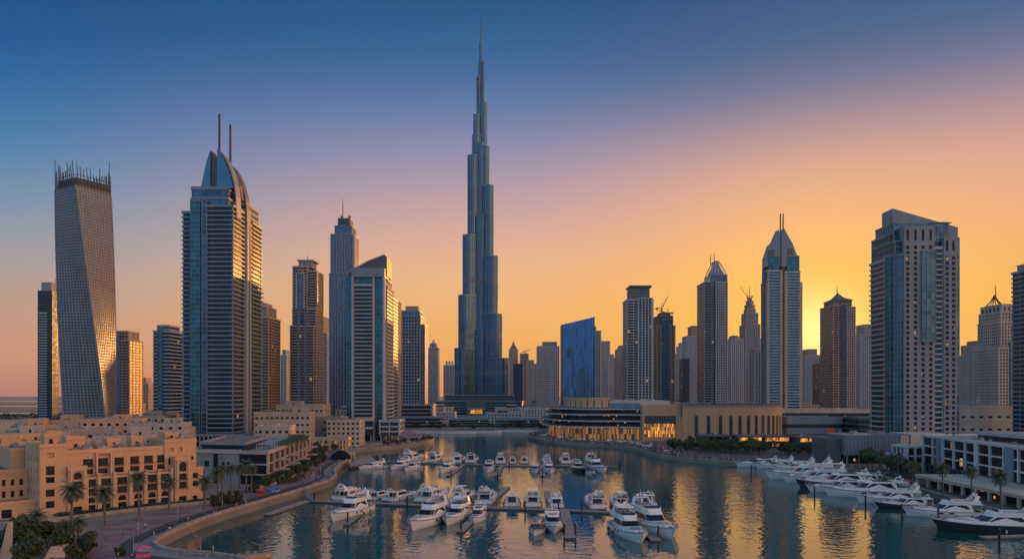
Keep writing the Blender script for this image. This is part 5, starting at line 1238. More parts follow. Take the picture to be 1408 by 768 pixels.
# the dark tree belt on the plain at left and the planters by the hotel
def leaf_mass(name, P, z0, z1, w, n, m, seed, s=.3):
    rnd = random.Random(seed); mb = MB()
    for _ in range(n):
        k = rnd.randrange(len(P) - 1); f = rnd.random(); a = Vector(P[k]).lerp(Vector(P[k + 1]), f); p = Vector((a.x + rnd.uniform(-w, w), a.y + rnd.uniform(-w, w), z0 + (z1 - z0) * rnd.random() ** .7))
        e = Matrix.Rotation(rnd.uniform(0, 6.28), 3, Vector((rnd.gauss(0, 1), rnd.gauss(0, 1), rnd.gauss(0, 1))).normalized()); q = s * rnd.uniform(.6, 1.4)
        mb.face([p + e @ Vector(c) * q for c in ((-1, -.5, 0), (1, -.5, 0), (1.1, .5, 0), (-.9, .5, 0))])
    return mb.build(name, M[m])
tag(leaf_mass('tree_belt', [(-1100, 1130), (-700, 1140), (-560, 1150)], LAND, LAND + 10, 22, 5200, 'leaf_dk', 5, 1.6), 'dark belt of trees on the plain behind the slab tower', 'trees', None, 'stuff')
hd = Vector((.7, .714)); hn = Vector((.714, -.7)); A0 = Vector((-161, 248))
for i, (u0, u1, v, lb) in enumerate(((4, 13, 5, 'clipped dark hedge before the left pavilion of the hotel'), (15, 29, 5.5, 'long clipped hedge before the middle of the hotel'), (31, 41, 5, 'clipped hedge before the right bays of the hotel'), (43, 55, 6, 'rounded hedge by the right arched bay of the hotel'))):
    P = [A0 + hd * (u0 + (u1 - u0) * k / 4) + hn * v for k in range(5)]
    tag(leaf_mass('hedge', [tuple(p) for p in P], LAND + .1, LAND + 1.7, 1.3, 1500, 'leaf_dk', 60 + i, .22), lb, 'hedge', 'hedges before the hotel')
tag(leaf_mass('hedge', along(LQ, 17)[36:44], LAND + .1, LAND + 1.5, 1.6, 1500, 'leaf', 70, .22), 'yellow green hedge island on the promenade right of the hotel', 'hedge')
tag(leaf_mass('roof_plants', [(-119, 372), (-121, 400), (-124, 430), (-134, 448)], LAND + 14.6, LAND + 17.4, 4.5, 3400, 'leaf', 71, .3), 'planting on the roof of the roof garden building', 'plants', None, 'stuff')
# garden wall between the pavement and the hedges
mb = MB(); P = [tuple(A0 + hd * u + hn * v) for u, v in ((-6, 13), (6, 11), (20, 9.5), (36, 8.5), (48, 9), (58, 9))]; wallstrip(mb, catmull(P, 4), 0, .5, LAND - .2, LAND + 1.3); tag(mb.build('garden_wall', M['coping']), 'low beige wall between the promenade and the hotel hedges', 'wall')
mb = MB(); p = [A0 + hd * u + hn * v for u, v in ((-14, 4), (58, 4), (58, -.1), (-14, -.1))]; mb.face([(*q, LAND + .02) for q in p]); structure(mb.build('hotel_terrace', M['paving_lt']))
mb = MB(); wallstrip(mb, along(LQ, 21)[33:52], 0, .5, LAND - .2, LAND + 1.1); tag(mb.build('planter_wall', M['coping']), 'curved beige planter wall on the promenade right of the hotel', 'wall')

# ------------------------------------------------------------------ boats
def hull_mesh(mb, Ln, B, fb, flare=1.0, nose=.0):
    st_ = [(0, .90, .86, 0), (.08, .95, .90, 0), (.3, 1, .94, .02), (.5, 1.0, .92, .06), (.66, .93, .78, .14), (.79, .76, .54, .26), (.9, .48, .26, .42), (.965, .22, .08, .56), (1, .02, .005, .66)]
    rings = []
    for t_, db, wb, rise in st_:
        x = t_ * Ln; xw = x - max(0, t_ - .6) / .4 * .07 * Ln; zs = fb * (1 + rise * .75); b, w = db * B, wb * B
        rings.append([(x, -b, zs), (x - (x - xw) * .3, -b * .985 - w * .015, zs * .66), (xw, -w, .12), (xw, -w * .75, -.35), (xw, 0, -.6), (xw, w * .75, -.35), (xw, w, .12), (x - (x - xw) * .3, b * .985 + w * .015, zs * .66), (x, b, zs)])
    mb.loft(rings, False)
    mb.face(rings[0])
    return rings
def make_yacht(name, lb, Ln=20.0, B=2.9, fb=1.5, hull='gel', fly=True, hard=False, blue=False, open_=False):
    o = thing(name, lb, 'yacht' if not open_ else 'boat')
    mb = MB(); rings = hull_mesh(mb, Ln, B, fb); h = mb.build('hull', M[hull], o)
    deck = [r[0] for r in rings]; deck2 = [r[-1] for r in rings]
    mb = MB(); drop = .32
    for a in range(len(deck) - 1):
        q = [deck[a], deck[a + 1], deck2[a + 1], deck2[a]]; mb.m = 1 if a < 2 else 0; mb.face([(x, y * .96, z - drop) for x, y, z in q])
    mb.build('deck', [M['gel'], M['teak']], o)
    mb = MB()                          # rubbing strake and hull windows
    for sgn in (0, -1):
        pts = [(r[sgn][0], r[sgn][1] * 1.012, r[sgn][2] - .12) for r in rings]; mb.tube(pts, .09, 4, False)
    mb.build('rubbing_strake', M['gel' if hull != 'gel' else 'metal'], h)
    if Ln > 15:
        for sgn in (-1, 1):
            for t0, t1 in ((.42, .5), (.54, .6)):
                mb = MB(); y = sgn * B * .99 * (1.0 if t0 < .5 else .975); mb.obox((Ln * (t0 + t1) / 2, y - sgn * .01, fb * .72), (Ln * (t1 - t0) / 2, .05, .2), -sgn * .03); mb.build('hull_window', M['boat_glass'], h)
    # swim platform, transom seat
    mb = MB(); mb.prism([(-.07 * Ln, -B * .8), (.0, -B * .86), (.0, B * .86), (-.07 * Ln, B * .8)], .25, .42, bottom=True); mb.build('swim_platform', M['teak'], o)
    mb = MB(); mb.box(.02 * Ln, .02 * Ln + .8, -B * .6, B * .6, fb - .32, fb + .15); mb.build('aft_seat', M['cushion'], o)
    z0 = fb - .3
    def cabin(part, x0, x1, x2, x3, b0, b1, z0, z1, m='gel', nose=.55, roof_over=0.0):
        """x0..x3 footprint at the foot (x3 = nose), x1..x2 at the roof"""
        f = lambda xa, xb, b, z: [(xa, -b, z), (xa + (xb - xa) * .55, -b, z), (xa + (xb - xa) * .85, -b * .86, z), (xb, -b * nose, z), (xb, b * nose, z), (xa + (xb - xa) * .85, b * .86, z), (xa + (xb - xa) * .55, b, z), (xa, b, z)]
        lo, hi = f(x0, x3, b0, z0), f(x1, x2, b1, z1); mid = [tuple(Vector(a).lerp(Vector(b), .42)) for a, b in zip(lo, hi)]
        mb = MB(); mb.loft([lo, mid, hi], True, (False, True), False); c = mb.build(part, M[m], o)
        # window band: a strip a little proud of the coach sides
        lo2 = [Vector(a).lerp(Vector(b), .40) for a, b in zip(lo, hi)]; hi2 = [Vector(a).lerp(Vector(b), .86) for a, b in zip(lo, hi)]
        out = lambda P: [Vector((p.x + (.05 if i in (3, 4) else 0), p.y * 1.018, p.z)) for i, p in enumerate(P)]
        L2, H2 = out(lo2), out(hi2)
        for (i, j, nm) in ((3, 4, 'windscreen'), (2, 3, 'windscreen'), (4, 5, 'windscreen')):
            w = MB(); w.face([L2[i], L2[j], H2[j], H2[i]]); w.build('windscreen', M['boat_glass'], c)
        for (a, b, c_) in ((0, 1, 2), (7, 6, 5)):
            w = MB(); P = [L2[a].lerp(L2[b], .12), L2[b], L2[c_].lerp(L2[b], .1), H2[c_].lerp(H2[b], .25), H2[b], H2[a].lerp(H2[b], .3)]
            w.face(P if a == 0 else P[::-1]); w.build('side_window', M['boat_glass'], c)
        w = MB(); w.face([(x0 - .03 + (x1 - x0) * .1, b0 * .7, z0 + .15), (x0 - .03 + (x1 - x0) * .1, -b0 * .7, z0 + .15), (x0 - .03 + (x1 - x0) * .9, -b1 * .7, z1 - .2), (x0 - .03 + (x1 - x0) * .9, b1 * .7, z1 - .2)]); w.build('aft_door', M['boat_glass'], c)
        return c
    if open_:
        mb = MB(); mb.box(.12 * Ln, .62 * Ln, -B * .72, B * .72, z0 - .05, z0 + .02); mb.build('cockpit_sole', M['teak'], o)
        for x, w in ((.16, .12), (.42, .08)): mb = MB(); mb.box(x * Ln, (x + w) * Ln, -B * .68, B * .68, z0, z0 + .5); mb.build('seat', M['cushion_blue'], o)
        mb = MB(); mb.prism([(.52 * Ln, -B * .4), (.6 * Ln, -B * .3), (.6 * Ln, B * .3), (.52 * Ln, B * .4)], z0, z0 + 1.0); mb.build('console', M['gel'], o)
        mb = MB(); mb.loft([[(.58 * Ln, -B * .82, fb + .1), (.70 * Ln, -B * .5, fb + .2), (.73 * Ln, 0, fb + .2), (.70 * Ln, B * .5, fb + .2), (.58 * Ln, B * .82, fb + .1)], [(.52 * Ln, -B * .72, fb + .85), (.62 * Ln, -B * .45, fb + .95), (.65 * Ln, 0, fb + .95), (.62 * Ln, B * .45, fb + .95), (.52 * Ln, B * .72, fb + .85)]], False); mb.build('windscreen', M['boat_glass'], o)
        if hard:
            mb = MB(); mb.prism(rect(.2 * Ln, .56 * Ln, -B * .6, B * .6), z0 + 2.3, z0 + 2.4, bottom=True); mb.build('bimini', M['cushion_blue'], o)
            mb = MB()
            for x in (.22, .54):
                for y in (-.58, .58): mb.tube([(x * Ln, y * B, z0), (x * Ln, y * B, z0 + 2.3)], .05, 5)
            mb.build('bimini_frame', M['metal'], o)
    else:
        zc = z0 + 2.2
        cabin('cabin', .16 * Ln, .19 * Ln, .50 * Ln, .67 * Ln, B * .76, B * .66, z0, zc)
        # raised foredeck with sun pad
        mb = MB(); f = lambda s_, z: [(.6 * Ln, -B * .62 * s_, z), (.74 * Ln, -B * .5 * s_, z), (.86 * Ln - (1 - s_), -B * .22 * s_, z), (.86 * Ln - (1 - s_), B * .22 * s_, z), (.74 * Ln, B * .5 * s_, z), (.6 * Ln, B * .62 * s_, z)]
        zf = z0 + fb * .38; mb.loft([f(1, z0 - .05), f(.9, zf + .35)], True, (False, True), False); mb.build('foredeck', M['gel'], o)
        mb = MB(); mb.prism([(.69 * Ln, -B * .34), (.79 * Ln, -B * .24), (.79 * Ln, B * .24), (.69 * Ln, B * .34)], zf + .36, zf + .5); mb.build('sun_pad', M['cushion_blue' if blue else 'cushion'], o)
        mb = MB(); mb.box(.875 * Ln, .92 * Ln, -.22, .22, z0 + fb * .36, z0 + fb * .36 + .3); mb.tube([(.93 * Ln, 0, z0 + fb * .5), (1.02 * Ln, 0, z0 + fb * .62)], .1, 5); mb.build('anchor_winch', M['metal'], o)
        # overhang above the aft deck
        mb = MB(); mb.prism([(.05 * Ln, -B * .74), (.2 * Ln, -B * .78), (.2 * Ln, B * .78), (.05 * Ln, B * .74)], zc - .16, zc + .06, bottom=True)
        for y in (-.68, .68): mb.tube([(.07 * Ln, y * B, z0), (.06 * Ln, y * B, zc - .1)], .07, 5)
        mb.build('aft_overhang', M['gel'], o)
        if fly:
            mb = MB(); f = lambda s_, z, e=0: [(.07 * Ln, -B * .68 * s_, z), (.40 * Ln, -B * .66 * s_, z), (.50 * Ln + e, -B * .42 * s_, z), (.50 * Ln + e, B * .42 * s_, z), (.40 * Ln, B * .66 * s_, z), (.07 * Ln, B * .68 * s_, z)]
            mb.loft([f(1, zc + .04), f(1.03, zc + .75, -.5), f(.96, zc + .75, -.6), f(.94, zc + .1, -.2)], True, (False, False), False); mb.face(f(.94, zc + .1, -.2)); mb.build('flybridge', M['gel'], o)
            for a, b, c, e in ((.1, .2, -.56, -.1), (.1, .2, .1, .56), (.24, .33, -.58, -.3), (.26, .32, .16, .54)):
                mb = MB(); mb.box(a * Ln, b * Ln, c * B, e * B, zc + .1, zc + .52); mb.build('seat', M['cushion_blue' if blue else 'cushion'], o)
            mb = MB(); mb.prism([(.38 * Ln, -B * .3), (.42 * Ln, -B * .24), (.42 * Ln, B * .24), (.38 * Ln, B * .3)], zc + .1, zc + 1.05); mb.build('helm_console', M['gel'], o)
            mb = MB(); mb.face([(.44 * Ln, -B * .5, zc + .75), (.44 * Ln, B * .5, zc + .75), (.42 * Ln, B * .46, zc + 1.15), (.42 * Ln, -B * .46, zc + 1.15)]); mb.build('wind_deflector', M['boat_glass'], o)
            za = zc + 1.9
            mb = MB()
            for s_ in (-1, 1): mb.loft([[(.10 * Ln, s_ * B * .66, zc + .6), (.17 * Ln, s_ * B * .66, zc + .6), (.17 * Ln, s_ * B * .60, zc + .6), (.10 * Ln, s_ * B * .60, zc + .6)], [(.07 * Ln, s_ * B * .5, za), (.12 * Ln, s_ * B * .5, za), (.12 * Ln, s_ * B * .44, za), (.07 * Ln, s_ * B * .44, za)]], True, (False, True), False)
            mb.box(.07 * Ln, .125 * Ln, -B * .5, B * .5, za - .05, za + .14)
            mb.build('radar_arch', M['gel'], o)
            if hard: mb = MB(); mb.prism([(.08 * Ln, -B * .56), (.36 * Ln, -B * .54), (.40 * Ln, 0), (.36 * Ln, B * .54), (.08 * Ln, B * .56)], za + .14, za + .28, bottom=True); mb.build('hard_top', M['gel'], o)
            for y in (-.25, .25): mb = MB(); mb.ball((.1 * Ln, y * B, za + .5), .34, 8, 6, .9); mb.build('radar_dome', M['gel'], o)
            mb = MB(); mb.tube([(.1 * Ln, 0, za), (.085 * Ln, 0, za + 1.8)], [.07, .03], 5); mb.build('mast', M['gel'], o)
        else:
            mb = MB(); mb.prism([(.22 * Ln, -B * .42), (.42 * Ln, -B * .38), (.42 * Ln, B * .38), (.22 * Ln, B * .42)], zc + .01, zc + .09); mb.build('sun_roof', M['boat_glass'], o)
            mb = MB()
            for s_ in (-1, 1): mb.tube([(.14 * Ln, s_ * B * .68, zc - .3), (.10 * Ln, s_ * B * .6, zc + .7)], .11, 5)
            mb.tube([(.10 * Ln, -B * .6, zc + .7), (.10 * Ln, B * .6, zc + .7)], .11, 5); mb.build('radar_arch', M['gel'], o)
            mb = MB(); mb.ball((.1 * Ln, 0, zc + 1.0), .3, 8, 6, .8); mb.build('radar_dome', M['gel'], o)
    # bow rail and fenders
    mb = MB()
    for sgn in (0, -1):
        pts = [(r[sgn][0], r[sgn][1] * .93, r[sgn][2] + .6) for r in rings[3:]]; mb.tube(pts, .045, 4, False)
        for r in rings[3:]: mb.tube([(r[sgn][0], r[sgn][1] * .93, r[sgn][2] - .2), (r[sgn][0], r[sgn][1] * .93, r[sgn][2] + .6)], .035, 4, False)
    mb.build('bow_rail', M['metal'], o)
    for sgn in (-1, 1):
        for t_ in (.2, .4): mb = MB(); mb.tube([(t_ * Ln, sgn * B * 1.06, .9), (t_ * Ln, sgn * B * 1.06, .25)], .17, 7); mb.build('fender', M['rubber' if hull == 'gel' else 'gel'], o)
    return o
YT = dict(
  fly=Proto(make_yacht('motor_yacht', 'y', 22, 3.15, 1.7)), hard=Proto(make_yacht('motor_yacht', 'y', 22, 3.2, 1.7, hard=True, blue=True)),
  sport=Proto(make_yacht('motor_yacht', 'y', 20, 2.8, 1.45, fly=False)), navy=Proto(make_yacht('motor_yacht', 'y', 26, 3.3, 1.95, hull='gel_navy')),
  navysport=Proto(make_yacht('motor_yacht', 'y', 20, 2.8, 1.5, hull='gel_navy', fly=False)),
  cruiser=Proto(make_yacht('cabin_cruiser', 'y', 13, 2.3, 1.2, fly=False, blue=True)), open=Proto(make_yacht('open_boat', 'y', 10, 1.75, .9, open_=True, blue=True)), bim=Proto(make_yacht('open_boat', 'y', 11, 1.9, 1.0, open_=True, hard=True)))
LEN = dict(fly=22, hard=22, sport=20, navy=26, navysport=20, cruiser=13, open=10, bim=11)
def boat(kind, px, py, ang, ln, lb, g, stern=False):
    """bow (or stern) waterline at a photo pixel, heading ang in degrees (-90 = towards the viewer)"""
    p = G(px, py); a = R(ang); d = Vector((math.cos(a), math.sin(a), 0)); base = p if stern else p - d * ln * 1.045
    k = ln / LEN[kind]; YT[kind].put((base.x, base.y, 0), a, (k * 1.1, k * 1.2, k * 1.22), lb, g)
GF, GB, GR = 'yachts on the near pontoon', 'yachts on the back pontoon', 'yachts moored along the right quay'
for q in [
 ('fly', 456, 717, -104, 26, 'large white flybridge yacht, bow out, at the left end of the near pontoon', GF), ('fly', 566, 729, -105, 27, 'big white yacht, bow out towards the viewer, alone between the first two fingers', GF),
 ('hard', 614, 722, -101, 23, 'white yacht with dark windscreen, bow out, left of the second finger', GF), ('cruiser', 651, 719, -98, 14, 'small white cruiser, bow out, right of the second finger', GF),
 ('bim', 734, 736, -102, 13, 'small boat with blue grey covers, bow out, left of the plain white sport yacht', GF), ('sport', 762, 733, -91, 20, 'plain white sport yacht, bow straight out, by the T shaped finger', GF),
 ('hard', 882, 747, -84, 26, 'white yacht, bow out, left of the long right finger', GF), ('fly', 925, 742, -80, 30, 'largest white yacht of the near pontoon, bow out at its right end', GF),
 ('fly', 464, 688, 62, 20, 'white yacht moored stern in behind the leftmost bow out yacht', GF, True), ('sport', 508, 687, 62, 16, 'dark windowed white yacht stern in, second on the back of the near pontoon', GF, True), ('sport', 532, 689, 58, 19, 'white sport yacht stern in, angled right, third on the back of the near pontoon', GF, True),
 ('fly', 580, 690, 68, 22, 'tall white flybridge yacht stern in, above the big bow out yacht', GF, True), ('hard', 627, 691, 74, 20, 'white flybridge yacht stern in, just left of the angled second finger', GF, True), ('fly', 664, 694, 82, 22, 'wide white flybridge yacht stern in, just right of the angled second finger', GF, True),
 ('cruiser', 704, 697, 90, 15, 'small dark windowed cruiser stern in, left of the tall white sterned yacht', GF, True), ('hard', 733, 697, 90, 20, 'tall white sterned yacht in the middle of the near pontoon', GF, True), ('fly', 766, 698, 90, 18, 'white flybridge yacht stern in, behind the plain white sport yacht', GF, True),
 ('fly', 824, 700, 94, 21, 'white flybridge yacht stern in, alone left of the right end of the near pontoon', GF, True), ('hard', 857, 699, 93, 19, 'white yacht stern in at the right end of the near pontoon', GF, True), ('cruiser', 893, 697, 97, 16, 'narrow white cruiser stern in, right of the long right finger', GF, True),
 ('fly', 494, 645, -140, 17, 'white yacht, bow pointing left, at the left end of the back pontoon', GB), ('fly', 538, 646, -108, 21, 'white yacht, bow out, first in the cluster of three on the back pontoon', GB), ('cruiser', 557, 647, -112, 15, 'low white cruiser, bow out, at the front of the cluster of three', GB),
 ('fly', 606, 650, -102, 21, 'white yacht with a dark side, bow out, left of the angled back finger', GB), ('sport', 670, 649, -92, 21, 'white sport yacht, bow straight out, right of the angled back finger', GB), ('cruiser', 736, 650, -90, 13, 'small white cruiser, bow out, centre of the back pontoon', GB),
 ('fly', 757, 651, -88, 20, 'white yacht, bow out, right of the centre of the back pontoon', GB), ('navysport', 801, 649, -84, 22, 'dark hulled sport yacht, bow out, near the right end of the back pontoon', GB), ('bim', 815, 651, -82, 12, 'small open boat with bimini between the last two bow out yachts', GB), ('fly', 830, 650, -80, 28, 'large white yacht, bow out, at the right end of the back pontoon', GB), ('open', 843, 650, -70, 6, 'tiny tender beside the last yacht of the back pontoon', GB),
 ('fly', 557, 634, 68, 24, 'large white yacht stern in, behind the cluster of three', GB, True), ('hard', 592, 635, 74, 20, 'white yacht with dark windscreen stern in, right of the cluster of three', GB, True), ('fly', 627, 636, 80, 20, 'white yacht stern in, left of the pair behind the angled back finger', GB, True), ('cruiser', 646, 636, 80, 17, 'white cruiser stern in, right of the pair behind the angled back finger', GB, True),
 ('hard', 688, 637, 90, 20, 'tall narrow white yacht stern in, next to the short centre finger', GB, True), ('cruiser', 705, 637, 90, 12, 'small cruiser stern in, third to the left of the back pontoon centre', GB, True), ('cruiser', 721, 637, 90, 13, 'small dark cruiser stern in, just left of the back pontoon centre', GB, True), ('fly', 753, 637, 92, 18, 'white yacht stern in, behind the bow out yacht right of centre', GB, True), ('hard', 779, 637, 93, 20, 'pale yacht with bands of windows stern in, last on the back side', GB, True)]:
    boat(*q[:7], stern=len(q) > 7)
for q in [
 ('sport', 1013, 641, 176, 25, 'long white yacht, farthest of the right quay, bow left'), ('fly', 1062, 647, 176, 24, 'white flybridge yacht behind the second big white hull of the right quay'), ('fly', 1056, 657, 174, 33, 'second big white yacht of the right quay with a rounded cabin'), ('navysport', 1098, 669, 174, 33, 'white topped yacht with dark lower hull on the right quay, third big one'),
 ('sport', 1136, 681, 174, 33, 'longest white sport yacht of the right quay with oval side windows'), ('navysport', 1206, 697, 172, 20, 'smaller two tone yacht with a dark stripe on the right quay'), ('fly', 1246, 708, 172, 25, 'white flybridge yacht second nearest on the right quay'), ('navy', 1288, 728, 172, 31, 'big black hulled yacht nearest on the right quay'),
 ('hard', 1078, 662, 174, 30, 'white flybridge yacht between the second and third big yachts of the right quay'), ('sport', 1112, 675, 174, 26, 'slim white sport yacht close above the longest one of the right quay'), ('fly', 1180, 690, 173, 24, 'white flybridge yacht behind the two tone yacht of the right quay'), ('fly', 1040, 643, 176, 22, 'white yacht behind the farthest yacht of the right quay'),
 ('cruiser', 1118, 652, 174, 15, 'small white boat tucked behind the second and third big yachts'), ('cruiser', 1165, 664, 174, 16, 'small flybridge cruiser behind the longest white sport yacht'), ('bim', 1218, 680, 172, 13, 'small open boat with canopy behind the two tone yacht')]:
    boat(*q, GR)

# ------------------------------------------------------------------ pontoons, piles, gangways
def pontoon(name, lb, segs, w, g=None):
    o = thing(name, lb, 'pontoon', (*segs[0][0], 0), 0, g); o0 = Vector(segs[0][0])
    for i, (a, b, ww) in enumerate(segs):
        a, b = Vector(a) - o0, Vector(b) - o0; t_ = (b - a).normalized(); n = Vector((-t_.y, t_.x)) * (ww / 2); P = [a - n, b - n, b + n, a + n]
        mb = MB(); mb.prism([tuple(p) for p in P], .45 + .004 * i, .75 + .004 * i, bottom=True); d = mb.build('deck', M['dock'], o)
        mb = MB(); mb.prism([tuple(p) for p in offset([tuple(p) for p in P], -.15)], -.3, .44 + .004 * i, top=False); mb.build('float', M['dock_side'], d)
    return o
def g2(px, py): return tuple(G(px, py, .75).xy)
pontoon('pontoon', 'long near pontoon with finger piers across the harbour', [(g2(424, 687), g2(505, 690), 3.2), (g2(503, 690), g2(660, 696), 3.2), (g2(658, 696), g2(790, 700.5), 3.2), (g2(788, 700.5), g2(866, 704), 3.2),
   (g2(512, 690), g2(476, 719), 2.4), (g2(668, 694), g2(632, 729), 2.6), (g2(664, 697), g2(698, 668), 2.4), (g2(776, 699), g2(784, 738), 3.4), (g2(757, 700), g2(752, 674), 2.6), (g2(868, 705), g2(876, 682), 2.4), (g2(866, 703), g2(902, 741), 3.2)], 3)
pontoon('pontoon', 'narrow back pontoon with short finger piers', [(g2(512, 633), g2(690, 639), 3.0), (g2(689, 639), g2(850, 640), 3.0), (g2(637, 638), g2(616, 653), 2.4), (g2(690, 639), g2(681, 653), 2.4), (g2(745, 640), g2(746, 653), 3.0), (g2(811, 640), g2(818, 651), 2.0)], 3)
pontoon('pontoon', 'short floating walkway against the left quay beside the gangway', [(g2(367, 706), g2(424, 687), 3.0)], 3)
pontoon('pontoon', 'slender pontoon at the right edge by the black hulled yacht', [(g2(1350, 737), g2(1412, 735), 2.4)], 2)
o = thing('boardwalk', 'sloping beige boardwalk from the left quay to the back pontoon', 'boardwalk', (0, 0, 0)); mb = MB(); a, b = G(480, 636, 2.4), G(508, 626, 1.6); a2, b2 = G(482, 639, 2.4), G(520, 634, .9)
mb.faces([tuple(a), tuple(b), tuple(b2), tuple(a2)] + [(p.x, p.y, p.z - .5) for p in (a, b, b2, a2)], [(3, 2, 1, 0), (4, 5, 6, 7), (0, 1, 5, 4), (1, 2, 6, 5), (2, 3, 7, 6), (3, 0, 4, 7)]); mb.build('deck', M['dock'], o)
mb = MB(); mb.tube([tuple(a + Vector((0, 0, 1))), tuple(b + Vector((0, 0, 1)))], .08, 4); mb.build('handrail', M['metal'], o)
o = thing('gangway', 'metal gangway from the left quay down to the near pontoon', 'gangway', (0, 0, 0)); a, b = Vector((-91.5, 322, 2.6)), Vector((*g2(428, 687), .85))
t_ = (b - a).normalized(); n_ = Vector((-t_.y, t_.x, 0)).normalized() * .9; mb = MB(); mb.faces([a - n_, b - n_, b + n_, a + n_] + [p - Vector((0, 0, .2)) for p in (a - n_, b - n_, b + n_, a + n_)], [(0, 1, 2, 3), (7, 6, 5, 4), (0, 4, 5, 1), (1, 5, 6, 2), (2, 6, 7, 3), (3, 7, 4, 0)]); mb.build('ramp', M['metal'], o)
for s_ in (-1, 1): mb = MB(); mb.tube([a + n_ * s_ + Vector((0, 0, 1)), b + n_ * s_ + Vector((0, 0, 1))], .07, 4); mb.build('handrail', M['metal'], o)
def make_pile():
    o = thing('mooring_pile', 'pile', 'mooring pile'); mb = MB(); mb.tube([(0, 0, -1), (0, 0, 3.9)], .3, 8); mb.build('post', M['rubber'], o); mb = MB(); mb.cone((0, 0), .36, .05, 3.9, 4.4, 8); mb.build('cap', M['metal_dark'], o); return o
PILE = Proto(make_pile())
for px, py in ((478, 721), (634, 731), (776, 737), (791, 737), (905, 741), (722, 703), (768, 704), (800, 704), (852, 708), (620, 655), (684, 655), (746, 656), (432, 690), (560, 697), (852, 643), (700, 642)):
    p = G(px, py); PILE.put(p, 0, 1, 'black mooring pile standing at the edge of a pontoon', 'mooring piles of the pontoons')
for px, py in ((1033, 650), (1120, 684), (1190, 697), (1240, 710), (1374, 748), (1290, 717)):
    p = G(px, py); PILE.put(p, 0, 1.15, 'black mooring pile standing free beside the right quay yachts', 'mooring piles of the right quay')

# ------------------------------------------------------------------ lamps, people, stalls, railings
def make_lamp():
    o = thing('street_lamp', 'l', 'street lamp'); mb = MB(); mb.tube([(0, 0, 0), (0, 0, .9), (0, 0, .95), (0, 0, 7.2)], [.16, .16, .1, .07], 8); mb.build('post', M['metal'], o)
    mb = MB(); mb.tube([(0, 0, 7.1), (.4, 0, 7.5), (1.3, 0, 7.55)], .06, 5); mb.build('arm', M['metal'], o); mb = MB(); mb.obox((1.35, 0, 7.5), (.4, .16, .08)); mb.build('lamp_head', M['conc'], o); return o
LAMP = Proto(make_lamp())
for i in range(9):
    k = 8 + i * 5; P = along(LQ, 7.8); 
    if k < len(P): LAMP.put((*P[k], LAND), 0 if i % 2 else PI, .9, 'grey street lamp on the left promenade between the dark track and the paving', 'street lamps of the left promenade')
for i in range(12):
    P = along(RP, 7); k = 26 + i * 2
    if k < len(P): LAMP.put((*P[k], LAND), PI, .85, 'grey street lamp on the right promenade behind the moored yachts', 'street lamps of the right promenade')
def make_person(seed, shirt, legs, stride):
    rnd = random.Random(seed); o = thing('person', 'p', 'person')
    V = [(0, 0, .95), (0, 0, 1.2), (0, 0, 1.42), (0, 0, 1.53), (0, .02, 1.66), (0, 0, 1.76), (-.19, 0, 1.40), (-.26, .05 * stride, 1.14), (-.25, .16 * stride, .9), (.19, 0, 1.40), (.26, -.05 * stride, 1.14), (.25, .02, .9), (-.1, 0, .9), (-.11, .14 * stride, .5), (-.11, .16 * stride, .06), (-.11, .16 * stride + .14, .03), (.1, 0, .9), (.11, -.12 * stride, .5), (.11, -.26 * stride, .08), (.11, -.26 * stride + .14, .04)]
    E = [(0, 1), (1, 2), (2, 3), (3, 4), (4, 5), (2, 6), (6, 7), (7, 8), (2, 9), (9, 10), (10, 11), (0, 12), (12, 13), (13, 14), (14, 15), (0, 16), (16, 17), (17, 18), (18, 19)]
    rad = [.14, .15, .15, .06, .1, .06, .07, .055, .045, .07, .055, .045, .1, .075, .05, .04, .1, .075, .05, .04]
    me = bpy.data.meshes.new('body'); me.from_pydata(V, E, []); b = bpy.data.objects.new('body', me); COL.objects.link(b); b.parent = o
    sk = b.modifiers.new('skin', 'SKIN'); lay = me.skin_vertices[0].data if me.skin_vertices else None
    if lay is None:
        bpy.context.view_layer.objects.active = b; lay = me.skin_vertices[0].data
    for i, r in enumerate(rad): lay[i].radius = (r, r)
    lay[0].use_root = True
    b.modifiers.new('sub', 'SUBSURF').levels = 1; b.modifiers['sub'].render_levels = 1
    dg = bpy.context.evaluated_depsgraph_get(); m2 = bpy.data.meshes.new_from_object(b.evaluated_get(dg)); b.modifiers.clear(); b.data = m2
    for m in (shirt, legs, M['skin'], M['hair']):
        m2.materials.append(m)
    for p in m2.polygons:
        z = p.center.z; x = abs(p.center.x); p.material_index = 3 if z > 1.66 else (2 if z > 1.47 or (x > .2 and z < 1.2) else (0 if z > .93 else 1)); p.use_smooth = True
    return o
M['skin'] = plain('skin', (.38, .23, .16), .6); M['hair'] = plain('dark hair', (.02, .016, .012), .7)
M['sh_white'] = plain('white shirt', (.6, .58, .55), .8); M['sh_dark'] = plain('dark cloth', (.04, .045, .06), .8); M['sh_red'] = plain('red shirt', (.45, .07, .06), .8); M['sh_blue'] = plain('blue shirt', (.08, .15, .32), .8); M['sh_tan'] = plain('tan shirt', (.42, .30, .2), .8)
PPL = []
try:
    for i, (a, b, w) in enumerate((('sh_white', 'sh_dark', 'white shirt and dark trousers'), ('sh_red', 'sh_dark', 'red shirt and dark trousers'), ('sh_blue', 'sh_tan', 'blue shirt and tan trousers'), ('sh_dark', 'sh_dark', 'dark clothes'), ('sh_tan', 'sh_white', 'tan shirt and pale trousers'))):
        PPL.append((Proto(make_person(i, M[a], M[b], (1, -1, .6, 1, -.7)[i])), w))
except Exception as e:
    print('person failed', e); raise
rnd = random.Random(33)
PO = along(LQ, 3.4); PP = along(LQ, 13)
